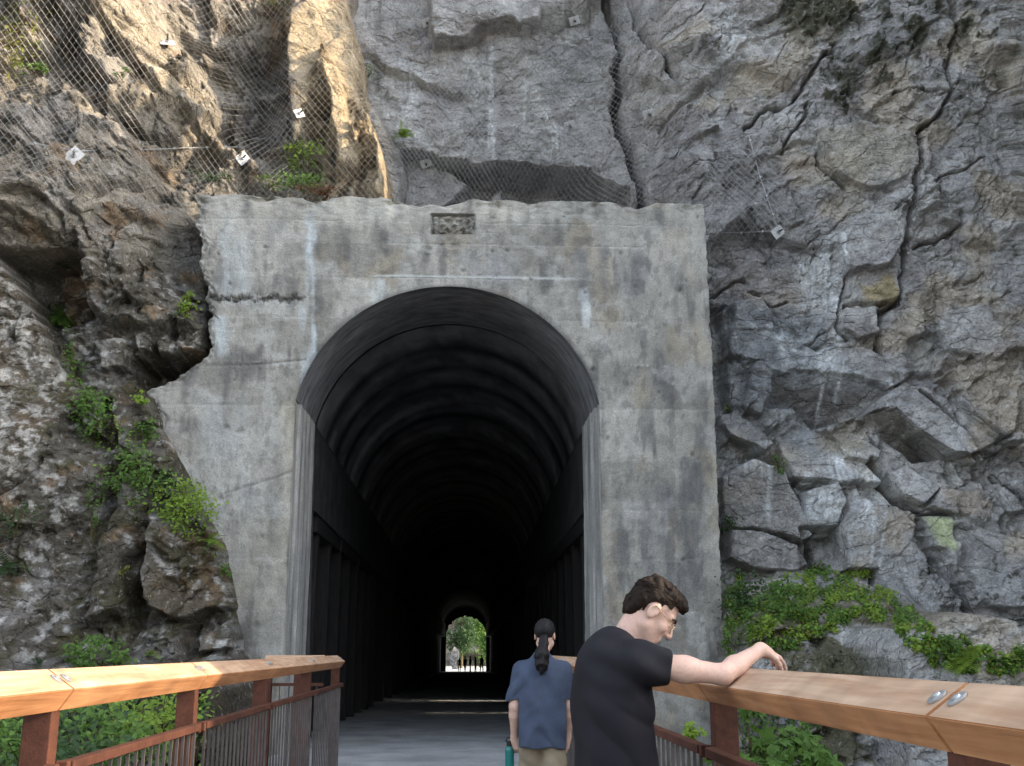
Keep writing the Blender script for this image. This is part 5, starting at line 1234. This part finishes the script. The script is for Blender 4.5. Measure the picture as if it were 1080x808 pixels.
def put_head(S, c, B, neck, sc_=1.0):
    g = lambda a: np.array(c) + sc_ * (np.array(a, float) @ B)
    e = lambda a, r, k=0.015, cut=False: S.ell(g(a), np.array(r) * sc_, B, k, cut)
    e((-0.014, 0, 0.035), (0.097, 0.076, 0.088)); e((0.034, 0, -0.040), (0.060, 0.056, 0.078), 0.03)
    e((0.062, 0, -0.096), (0.024, 0.026, 0.020), 0.03)
    for s_ in (-1, 1):
        S.cone(g((0.078, s_ * 0.012, 0.028)), g((0.066, s_ * 0.048, 0.026)), 0.012, 0.010, 0.012); e((0.062, s_ * 0.042, -0.022), (0.022, 0.018, 0.018), 0.02)
        e((0.096, s_ * 0.032, 0.004), (0.016, 0.017, 0.012), 0.012, True); e((0.076, s_ * 0.032, 0.004), (0.012, 0.014, 0.012), 0.004)
        S.cone(g((0.01, s_ * 0.052, -0.06)), g((0.055, s_ * 0.018, -0.098)), 0.022, 0.016, 0.03)
        e((-0.004, s_ * 0.080, -0.004), (0.024, 0.009, 0.034), 0.008); e((-0.002, s_ * 0.090, -0.002), (0.013, 0.008, 0.021), 0.006, True); e((0.006, s_ * 0.082, -0.002), (0.006, 0.006, 0.010), 0.006)
    S.cone(g((0.088, 0, 0.018)), g((0.112, 0, -0.026)), 0.009, 0.012, 0.012); e((0.100, 0.011, -0.031), (0.010, 0.008, 0.007), 0.008); e((0.100, -0.011, -0.031), (0.010, 0.008, 0.007), 0.008)
    S.cone(g((0.088, -0.018, -0.060)), g((0.088, 0.018, -0.060)), 0.008, 0.008, 0.008); S.cone(g((0.086, -0.016, -0.073)), g((0.086, 0.016, -0.073)), 0.009, 0.009, 0.008)
    S.cone(g((0.1, -0.02, -0.066)), g((0.1, 0.02, -0.066)), 0.0035, 0.0035, 0.004, True)
    S.cone(g((-0.03, 0, -0.045)), neck, 0.051 * sc_, 0.057 * sc_, 0.03)
    return g
def put_hand(S, wrist, d, n, L=0.18, curl=0.5, side=1, thumb=0.7):
    """d towards the fingertips, n out of the back of the hand"""
    d = np.array(d, float) / np.linalg.norm(d); n = np.array(n, float); n -= d * (n @ d); n /= np.linalg.norm(n); s = np.cross(n, d) * side; w0 = np.array(wrist, float)
    S.cone(w0, w0 + d * L * 0.2, 0.025, 0.026, 0.02)
    for t in (-0.026, -0.009, 0.009, 0.026): S.cone(w0 + d * L * 0.12 + s * t * 0.6, w0 + d * L * 0.50 + s * t, 0.015, 0.0115, 0.014)
    for t, ln in zip((-0.029, -0.0095, 0.0095, 0.028), (0.40, 0.46, 0.43, 0.34)):
        p = w0 + d * L * 0.50 + s * t * 1.05; a = 0.15; dirv = d.copy()
        for j, (sg, r0, r1) in enumerate(((0.45, 0.0095, 0.009), (0.31, 0.009, 0.0082), (0.24, 0.0082, 0.007))):
            a += curl * (0.7 if j == 0 else 1.0) * (1 + 0.15 * t / 0.03); q = p + (d * math.cos(a) - n * math.sin(a)) * L * ln * sg * 1.05; S.cone(p, q, r0, r1, 0.004); p = q
    p = w0 + d * L * 0.16 + s * -0.022; 
    for j, (sg, r) in enumerate(((0.20, 0.0125), (0.17, 0.0105), (0.13, 0.009))):
        v = d * (0.75 + 0.1 * j) - s * (0.65 - 0.22 * j) * thumb - n * (0.25 + 0.25 * j); q = p + v / np.linalg.norm(v) * L * sg; S.cone(p, q, r, r * 0.9, 0.006); p = q

# ---- person in black leaning on the right railing, facing right
g_ = np.array([0.965, 0.26, 0.0]); l_ = np.array([-0.26, 0.965, 0.0]); up_ = np.array([0, 0, 1.0])
BT = np.array([g_, l_, up_])
man = tag(empty('person', (0.60, 4.33, 0)), 'person in a black t-shirt and glasses leaning an elbow on the right railing', 'person')
ctr = lambda f, l, z: np.array([0.595, 4.33, 0]) + g_ * f + l_ * l + up_ * z
neck0 = ctr(0.035, 0, 1.515); HC = np.array(P(688, 645, 4.33)); HB = frame_head(-0.04, R(44))
S = SDF((0.25, 3.95, -0.01), (1.40, 4.75, 1.85), 0.006)
gh = put_head(S, HC, HB, neck0)
shR, elR, wrR = np.array([0.660, 4.150, 1.452]), np.array([0.985, 4.185, 1.408]), np.array([1.180, 4.36, 1.500])
shL, elL, wrL = ctr(0.02, 0.185, 1.44), ctr(0.03, 0.24, 1.15), ctr(0.20, 0.20, 0.98)
for a, b in ((ctr(0, 0, 0.95), ctr(-0.01, 0, 1.2)), (ctr(-0.01, 0, 1.2), ctr(0.0, 0, 1.42))): S.cone(a, b, 0.105, 0.11, 0.05)
for s2 in (shR, shL): S.cone(neck0 - up_ * 0.06, s2, 0.06, 0.055, 0.04)
for s2, e2, w2 in ((shR, elR, wrR), (shL, elL, wrL)):
    S.cone(s2, s2 * 0.45 + e2 * 0.55, 0.050, 0.046, 0.03); S.cone(s2 * 0.45 + e2 * 0.55, e2, 0.045, 0.037, 0.03)
    md = e2 * 0.7 + w2 * 0.3; S.cone(e2, md, 0.038, 0.041, 0.02); S.cone(md, w2, 0.040, 0.025, 0.02)
put_hand(S, wrR, (0.60, 0.46, -0.22), (0.25, -0.2, 0.95), 0.178, 0.33, 1)
put_hand(S, wrL, (0.8, 0.1, -0.55), (0.3, 0.5, 0.8), 0.185, 0.5, -1)
for s2 in (-1, 1):
    hp, kn, an = ctr(0, s2 * 0.09, 0.93), ctr(0.03, s2 * 0.10, 0.50), ctr(-0.02, s2 * 0.11, 0.09)
    S.cone(hp, kn, 0.085, 0.058, 0.03); S.cone(kn, an, 0.055, 0.038, 0.03); S.cone(an - up_ * 0.045, an + g_ * 0.14 - up_ * 0.055, 0.036, 0.028, 0.02)
S.mesh('body', M_SKIN, man, 2)
# t-shirt
S = SDF((0.25, 3.95, 0.80), (1.0, 4.75, 1.62), 0.006)
S.ell(ctr(-0.012, 0, 1.36), (0.128, 0.178, 0.20), BT, 0.05); S.ell(ctr(-0.035, 0, 1.39), (0.105, 0.155, 0.13), BT, 0.05); S.cone(ctr(-0.005, -0.065, 1.28), ctr(0.005, -0.065, 0.86), 0.128, 0.134, 0.06); S.cone(ctr(-0.005, 0.065, 1.28), ctr(0.005, 0.065, 0.86), 0.128, 0.134, 0.06)
S.cone(ctr(-0.02, 0, 1.45), ctr(0.005, 0, 1.515), 0.095, 0.066, 0.06)
for s2, e2 in ((shR, elR), (shL, elL)):
    S.cone(ctr(-0.015, 0, 1.46), s2, 0.075, 0.066, 0.06); en = s2 + (e2 - s2) * 0.47; S.cone(s2, en, 0.067, 0.063, 0.05)
sl, p = S.all()
S.F += (0.010 * n3(p, 8, 1.0) + 0.012 * (1 - 2 * np.abs(np.sin(17 * p[..., 2] + 22 * p[..., 0] - 15 * p[..., 1] + 2.2 * n3(p, 6, 9)))) * sstep(1.42, 1.1, p[..., 2]) * np.clip(0.4 + n3(p, 4, 6), 0, 1) + 0.007 * np.sin(p[..., 2] * 26 + p[..., 0] * 34 - p[..., 1] * 20 + 3 * n3(p, 7, 2)) * sstep(1.4, 1.1, p[..., 2]) * (0.6 + 0.5 * n3(p, 5, 4))
        + 0.006 * np.sin((p - shR) @ np.array([30, 0, 55.0]) + 2 * n3(p, 10, 3)) * sstep(0.28, 0.1, np.linalg.norm(p - shR, axis=-1))).astype(np.float32)
for s2, e2 in ((shR, elR), (shL, elL)):
    d = (e2 - s2) / np.linalg.norm(e2 - s2); q = (p - s2) @ d
    rr_ = np.linalg.norm(p - s2 - q[..., None] * d, axis=-1); S.F = np.maximum(S.F, np.where(rr_ < 0.13, q - 0.118 - 0.01 * n3(p, 14, 5), -1)).astype(np.float32) if s2 is shR else S.F
nk = (neck0 - ctr(0.06, 0, 1.60)); S.F = np.maximum(S.F, -(np.linalg.norm(p - (neck0 + g_ * 0.015 + up_ * 0.045), axis=-1) - 0.062)).astype(np.float32)
S.F = np.maximum(S.F, 0.88 + 0.01 * np.sin(p[..., 0] * 20) - p[..., 2]).astype(np.float32)
S.mesh('t_shirt', M_TEE, man, 2)
# trousers and shoes
S = SDF((0.25, 3.95, -0.01), (1.0, 4.75, 1.05), 0.01)
S.ell(ctr(0, 0, 0.93), (0.13, 0.17, 0.12), BT, 0.05)
for s2 in (-1, 1):
    hp, kn, an = ctr(0, s2 * 0.09, 0.90), ctr(0.03, s2 * 0.10, 0.50), ctr(-0.02, s2 * 0.11, 0.10); S.cone(hp, kn, 0.105, 0.08, 0.03); S.cone(kn, an, 0.08, 0.068, 0.03)
sl, p = S.all(); S.F += (0.006 * n3(p, 14, 4)).astype(np.float32); S.mesh('trousers', M_JEANS, man, 2)
for s2 in (-1, 1):
    S = SDF(ctr(0, s2 * 0.11, 0) - (0.25, 0.2, 0.01), ctr(0, s2 * 0.11, 0.14) + (0.3, 0.2, 0), 0.01); S.cone(ctr(-0.05, s2 * 0.11, 0.05), ctr(0.14, s2 * 0.115, 0.04), 0.046, 0.038, 0.02); S.mesh('shoe', M_SHOE, man, 1)
# hair, brows, spectacles
def hair(c, B, h, matl, parent, long=True):
    S = SDF(np.array(c) - 0.17, np.array(c) + 0.17, h); sl, p = S.all(); q = (p - np.array(c)) @ B.T; f, l, u = q[..., 0], q[..., 1], q[..., 2]
    def el(c0, r): a = (q - np.array(c0)) / np.array(r); k0 = np.linalg.norm(a, axis=-1); return k0 * (k0 - 1) / (np.linalg.norm(a / np.array(r), axis=-1) + 1e-6)
    d = np.minimum(el((-0.018, 0, 0.042), (0.104, 0.083, 0.092)), el((0.022, 0, 0.083), (0.070, 0.068, 0.048)))
    d = np.minimum(d, el((-0.066, 0, -0.015), (0.044, 0.066, 0.070))) if long else d
    if long: d = np.minimum(d, el((0.060, -0.004, 0.094), (0.034, 0.050, 0.026)))
    ang = np.arctan2(l, u + 0.02)
    ph = 60 * f + 9 * np.sin(20 * u + 2) + 7 * np.sin(ang * 3 + 30 * f) + 22 * u * np.sign(0.001)
    d = d + (0.0014 * np.sin(ph + 14 * ang) + 0.001 * np.sin(2.3 * ph - 25 * l + 1) + 0.0075 * n3(q, 46, 2) + 0.004 * n3(q, 85, 5) + 0.0014 * np.sin(5 * ph + 40 * u) if long else 0.002 * np.sin(ang * 30 + 20 * f) + 0.0012 * n3(q, 60, 1))
    face = np.maximum(np.maximum(0.046 - f, u - 0.072), -1)          # clear the face
    side = np.maximum(np.maximum(0.012 - f + 0.35 * np.minimum(u - 0.02, 0), u - 0.048), -1)
    low = u + 0.086 - 0.25 * f + 0.014 * n3(q, 55, 4) + 0.010 * n3(q, 120, 2)
    ear = np.sqrt(((f + 0.004) / 0.030) ** 2 + ((u + 0.006) / 0.040) ** 2) - 1; ear = np.where(np.abs(l) > 0.05, ear * 0.03, 1)
    d = np.maximum(d, -np.minimum(np.minimum(face, side + 0.0), ear)); d = np.maximum(d, -low)
    S.F = d.astype(np.float32); return S.mesh('hair', matl, parent, 1)
hob = hair(HC, HB, 0.0035, M_HAIR, man)
def strands(hob, parent, B, c, n, L, rad, matl, wavy, seed):
    from mathutils.kdtree import KDTree
    rs = np.random.RandomState(seed); me = hob.data; off = np.array(parent.location)
    V_ = np.array([q.co[:] for q in me.vertices]) + off; N_ = np.array([q.normal[:] for q in me.vertices]); kd = KDTree(len(V_))
    for i, q in enumerate(V_): kd.insert(q, i)
    kd.balance(); mb = MB()
    for k in range(n):
        i = rs.randint(len(V_)); p = V_[i].copy(); pts = []; ph = rs.uniform(0, 6.3); fl = rs.uniform(0.0, 0.016) * rs.uniform(0, 1); m_ = 9
        for j in range(m_):
            _, i, _d = kd.find(p); nn = N_[i]; q = (p - c) @ B.T
            w_ = wavy * math.sin(55 * q[0] + 20 * q[2] + 25 * q[1] + ph * 0.25)
            fw = np.array([-0.85 if q[2] > -0.02 else -0.2, w_ + (0.35 * np.sign(q[1]) if q[2] > 0.03 else 0), -0.25 - 0.9 * (q[2] < 0.06) * (q[0] < 0.02)]) @ B
            fw = fw - nn * (fw @ nn); fw /= np.linalg.norm(fw) + 1e-9
            pts.append(V_[i] * 0.35 + p * 0.65 + nn * (0.0012 + fl * j / m_)); p = V_[i] * 0.5 + p * 0.5 + fw * L / m_
        mb.tube(pts, [rad * (1 - 0.75 * j / m_) for j in range(m_)], 4, cap=False)
    o = mesh('hair_strands', np.array(mb.v) - off, mb.f, matl, parent, True); return o
strands(hob, man, HB, np.array(HC), 3600, 0.06, 0.0015, M_HAIR, 0.9, 3)
for s2 in (-1, 1):
    mb = MB(); mb.tube([gh((0.093, s2 * 0.014, 0.026)), gh((0.088, s2 * 0.036, 0.034)), gh((0.072, s2 * 0.054, 0.026))], [0.004, 0.005, 0.003], 6); mb.build('eyebrow', M_BROW, man)
sp = MB()
for s2 in (-1, 1):
    c = gh((0.104, s2 * 0.034, 0.000)); ring = [c + (HB[1] * math.cos(a) * 0.025 + HB[2] * math.sin(a) * 0.021 - HB[0] * 0.006 * abs(math.cos(a))) for a in np.linspace(0, 6.2832, 25)]
    sp.tube(ring, 0.0021, 6); sp.tube([gh((0.098, s2 * 0.058, 0.006)), gh((0.04, s2 * 0.083, 0.012)), gh((-0.008, s2 * 0.087, 0.018)), gh((-0.022, s2 * 0.086, 0.0))], 0.0018, 6)
sp.tube([gh((0.106, -0.010, 0.006)), gh((0.112, 0, 0.010)), gh((0.106, 0.010, 0.006))], 0.0013, 6)
spo = tag(empty('spectacles', gh((0.1, 0, 0))), None); spo.parent = man; spo.matrix_parent_inverse = Matrix.Translation(-Vector((0.60, 4.33, 0)))
sp_ob = mesh('frame', sp.v, sp.f, M_GLASS_FR); sp_ob.data.transform(Matrix.Translation(-Vector(gh((0.1, 0, 0))))); sp_ob.parent = spo
lb = MB()
for s2 in (-1, 1):
    c = gh((0.102, s2 * 0.034, 0.000)); lb = MB(); lb.add([c + HB[1] * math.cos(a) * 0.024 + HB[2] * math.sin(a) * 0.020 - HB[0] * 0.006 * abs(math.cos(a)) for a in np.linspace(0, 6.2832, 25)[:-1]], [list(range(24))])
    lo = mesh('lens', lb.v, lb.f, M_LENS); lo.data.transform(Matrix.Translation(-Vector(gh((0.1, 0, 0))))); lo.parent = spo

# ---- person in blue walking away, bottle in the left hand
C2 = np.array([0.645, 8.85, 0.0])
man2 = tag(empty('person', C2), 'person with a black ponytail in a blue polo shirt walking into the tunnel', 'person')
q2 = lambda x, y, z: C2 + np.array([x, y, z])
S = SDF(q2(-0.42, -0.35, -0.01), q2(0.42, 0.40, 1.80), 0.008)
H2 = q2(0.03, 0.035, 1.605); B2 = frame_head(R(78), R(6)); N2 = q2(0, -0.01, 1.42)
gh2 = put_head(S, H2, B2, N2, 0.97)
S.cone(q2(0, 0.01, 0.9), q2(0, 0.01, 1.34), 0.085, 0.09, 0.05)
a_l = (q2(-0.168, 0, 1.35), q2(-0.215, -0.02, 1.07), q2(-0.214, 0.06, 0.84)); a_r = (q2(0.168, 0, 1.35), q2(0.212, -0.02, 1.07), q2(0.205, 0.05, 0.84))
for s_, e_, w_ in (a_l, a_r):
    S.cone(N2 - up_ * 0.05, s_, 0.055, 0.055, 0.04); S.cone(s_, e_, 0.052, 0.041, 0.03); md = e_ * 0.7 + w_ * 0.3; S.cone(e_, md, 0.041, 0.042, 0.02); S.cone(md, w_, 0.041, 0.026, 0.02)
put_hand(S, a_l[2], (0.05, 0.12, -1), (-0.5, -0.85, 0), 0.185, 0.75, 1); put_hand(S, a_r[2], (-0.02, 0.15, -1), (0.9, -0.3, 0), 0.185, 0.4, -1)
for s2, fy in ((-1, 0.12), (1, -0.14)):
    hp, kn, an = q2(s2 * 0.085, 0, 0.9), q2(s2 * 0.09, fy * 0.6 + 0.03, 0.49), q2(s2 * 0.09, fy, 0.09 if fy > 0 else 0.10)
    S.cone(hp, kn, 0.085, 0.058, 0.03); S.cone(kn, an, 0.055, 0.038, 0.03); S.cone(an - up_ * 0.045, an + np.array([0, 0.14, -0.055]), 0.036, 0.028, 0.02)
S.mesh('body', M_SKIN, man2, 2)
S = SDF(q2(-0.42, -0.35, 0.72), q2(0.42, 0.35, 1.50), 0.007)
for s2 in (-1, 1):
    S.cone(q2(s2 * 0.070, -0.005, 1.27), q2(s2 * 0.080, -0.01, 0.76), 0.126, 0.136, 0.07); S.cone(q2(0, -0.01, 1.36), q2(s2 * 0.155, 0, 1.335), 0.095, 0.070, 0.06)
    a = q2(s2 * 0.163, 0, 1.335); e = q2(s2 * 0.212, -0.012, 1.10); S.cone(a, e, 0.068, 0.068, 0.04)
S.cone(q2(0, -0.01, 1.36), q2(0, -0.01, 1.435), 0.10, 0.068, 0.05)
sl, p = S.all(); pl_ = p - C2
S.F += (0.007 * n3(p, 10, 7) + 0.010 * (1 - 2 * np.abs(np.sin(14 * pl_[..., 2] + 20 * np.abs(pl_[..., 0] + 0.03) + 2 * n3(p, 6, 9)))) * np.clip(0.4 + n3(p, 5, 6), 0, 1) * sstep(1.38, 1.15, pl_[..., 2]) + 0.006 * np.sin(26 * pl_[..., 2] + 26 * np.abs(pl_[..., 0]) + 2.5 * n3(p, 8, 8)) * sstep(1.2, 0.95, pl_[..., 2]) + 0.004 * np.sin(30 * pl_[..., 0] + 12 * pl_[..., 2] + 2 * n3(p, 6, 1))).astype(np.float32)
S.F = np.maximum(S.F, 0.765 + 0.006 * np.sin(30 * pl_[..., 0]) - pl_[..., 2]).astype(np.float32)
S.F = np.where(np.abs(pl_[..., 0]) > 0.185, np.maximum(S.F, 1.115 - 0.25 * (np.abs(pl_[..., 0]) - 0.24) - pl_[..., 2]), S.F).astype(np.float32)
S.F = np.maximum(S.F, -(np.linalg.norm((pl_ - (0, 0.03, 1.49)) , axis=-1) - 0.064)).astype(np.float32)
S.mesh('polo_shirt', M_POLO, man2, 2)
mb = MB(); mb.tube([q2(0.062 * math.cos(a), -0.012 + 0.062 * math.sin(a), 1.440 - 0.008 * math.sin(a)) for a in np.linspace(0, 6.2832, 24)], 0.011, 8); mb.build('collar', M_POLO, man2, smooth=True)
S = SDF(q2(-0.3, -0.35, 0.03), q2(0.3, 0.35, 1.0), 0.008)
S.ell(q2(0, -0.01, 0.88), (0.155, 0.105, 0.12), None, 0.05)
for s2, fy in ((-1, 0.12), (1, -0.14)):
    hp, kn, an = q2(s2 * 0.085, -0.01, 0.86), q2(s2 * 0.09, fy * 0.6 + 0.03, 0.49), q2(s2 * 0.09, fy, 0.11); S.cone(hp, kn, 0.098, 0.088, 0.03); S.cone(kn, an, 0.088, 0.08, 0.03)
sl, p = S.all(); pl_ = p - C2; S.F += (0.007 * n3(p, 16, 3) + 0.006 * np.sin(36 * pl_[..., 2] + 30 * pl_[..., 0] + 3 * n3(p, 9, 2))).astype(np.float32); S.mesh('trousers', M_KHAKI, man2, 2)
for s2, fy in ((-1, 0.12), (1, -0.14)):
    a = q2(s2 * 0.09, fy, 0.05); S = SDF(a - 0.12, a + (0.12, 0.28, 0.1), 0.01); S.cone(a - (0, 0.04, 0), a + (0, 0.15, -0.012), 0.047, 0.037, 0.02); S.mesh('shoe', M_SHOE, man2, 1)
hair(H2, B2, 0.005, M_HAIRB, man2, False)
S = SDF(q2(-0.15, -0.25, 1.22), q2(0.2, 0.1, 1.72), 0.005)
tb = q2(0.015, -0.075, 1.585)
S.cone(tb, tb + (-0.005, -0.035, -0.03), 0.036, 0.030, 0.02); S.cone(tb + (-0.005, -0.035, -0.03), q2(-0.008, -0.14, 1.46), 0.032, 0.056, 0.02); S.cone(q2(-0.008, -0.14, 1.46), q2(-0.012, -0.148, 1.385), 0.056, 0.050, 0.02); S.cone(q2(-0.012, -0.148, 1.385), q2(-0.010, -0.150, 1.335), 0.050, 0.022, 0.02)
sl, p = S.all(); S.F += (0.003 * np.sin(p[..., 0] * 190 + 5 * np.sin(p[..., 2] * 25 + p[..., 0] * 40)) + 0.007 * n3(p, 42, 2)).astype(np.float32); S.mesh('ponytail', M_HAIRB, man2, 1)
# bottle in the left hand
M_TEAL = mat('teal_bottle', col=(0.006, 0.16, 0.15), rough=0.22, var=0.1, spec=0.6); M_BLK = mat('black_plastic', col=(0.015, 0.015, 0.015), rough=0.4)
bp_ = P(537.5, 784, 8.93); bx = Vector((bp_[0], bp_[1], bp_[2]))
bot = tag(empty('water_bottle', bx - Vector((0, 0, 0.30))), 'slim teal water bottle hanging from the left hand of the person in blue', 'bottle')
mb = MB(); z0 = bx.z; mb.tube([(bx.x, bx.y, z0 - 0.28), (bx.x, bx.y, z0 - 0.275), (bx.x, bx.y, z0 - 0.05), (bx.x, bx.y, z0 - 0.03), (bx.x, bx.y, z0 - 0.02)], [0.030, 0.034, 0.034, 0.031, 0.022], 28); mb.build('bottle_body', M_TEAL, bot, smooth=False)
mb = MB(); mb.tube([(bx.x, bx.y, z0 - 0.02), (bx.x, bx.y, z0 + 0.012), (bx.x, bx.y, z0 + 0.018)], [0.025, 0.025, 0.020], 24); mb.build('cap', M_BLK, bot)
mb = MB(); mb.tube([(bx.x + 0.03 * math.cos(a), bx.y, z0 + 0.01 + 0.035 * math.sin(a)) for a in np.linspace(0, 3.1416, 12)], 0.005, 8); mb.build('carry_loop', M_BLK, bot)

# ---- people far off in the tunnel mouth
M_FARC = [mat('dark_clothes', col=(0.03, 0.03, 0.035)), mat('grey_clothes', col=(0.06, 0.06, 0.06)), mat('brown_clothes', col=(0.09, 0.05, 0.035))]
def far_person(x, y, h, st_, mi, label):
    z0 = fz(y); k = h / 1.75; S = SDF((-0.4, -0.4, 0), (0.4, 0.4, 1.9), 0.025); up3 = np.array([0, 0, 1.0])
    S.ell((0, 0, 1.63), (0.085, 0.10, 0.12), None, 0.02); S.cone((0, 0, 1.5), (0, 0, 1.42), 0.055, 0.07, 0.03); S.cone((0, 0, 1.35), (0, 0, 0.95), 0.14, 0.13, 0.06)
    for s2 in (-1, 1):
        S.cone((0, 0, 1.38), (s2 * 0.17, 0, 1.36), 0.08, 0.065, 0.04); S.cone((s2 * 0.18, 0, 1.36), (s2 * 0.23, -0.02, 1.08), 0.05, 0.042, 0.02); S.cone((s2 * 0.23, -0.02, 1.08), (s2 * 0.23, 0.05, 0.80), 0.042, 0.03, 0.02)
        S.cone((s2 * 0.09, 0, 0.92), (s2 * 0.10, s2 * st_ * 0.5, 0.5), 0.09, 0.065, 0.03); S.cone((s2 * 0.10, s2 * st_ * 0.5, 0.5), (s2 * 0.10, s2 * st_, 0.06), 0.06, 0.045, 0.02); S.cone((s2 * 0.10, s2 * st_, 0.04), (s2 * 0.10, s2 * st_ - 0.12, 0.03), 0.04, 0.03, 0.02)
    o = S.mesh('person', M_FARC[mi], None, 1); o.location = (x, y, z0); o.scale = (k, k, k); o.rotation_euler = (0, 0, x)
    tag(o, label, 'person', 'far people in the tunnel mouth')
for u, y, h, st_, mi, lab in [(484.5, 128, 1.62, 0.1, 2, 'leftmost far person standing in the bright tunnel mouth'), (490.5, 124, 1.72, 0.15, 0, 'second far person from the left in the bright tunnel mouth'), (496.0, 122, 1.75, 0.1, 0, 'middle far person standing in the bright tunnel mouth'),
                              (501.5, 126, 1.70, 0.05, 1, 'fourth far person from the left in the bright tunnel mouth'), (508.0, 118, 1.85, 0.12, 0, 'rightmost and tallest far person in the bright tunnel mouth')]:
    far_person(P(u, 700, y)[0], y, h, st_, mi, lab)
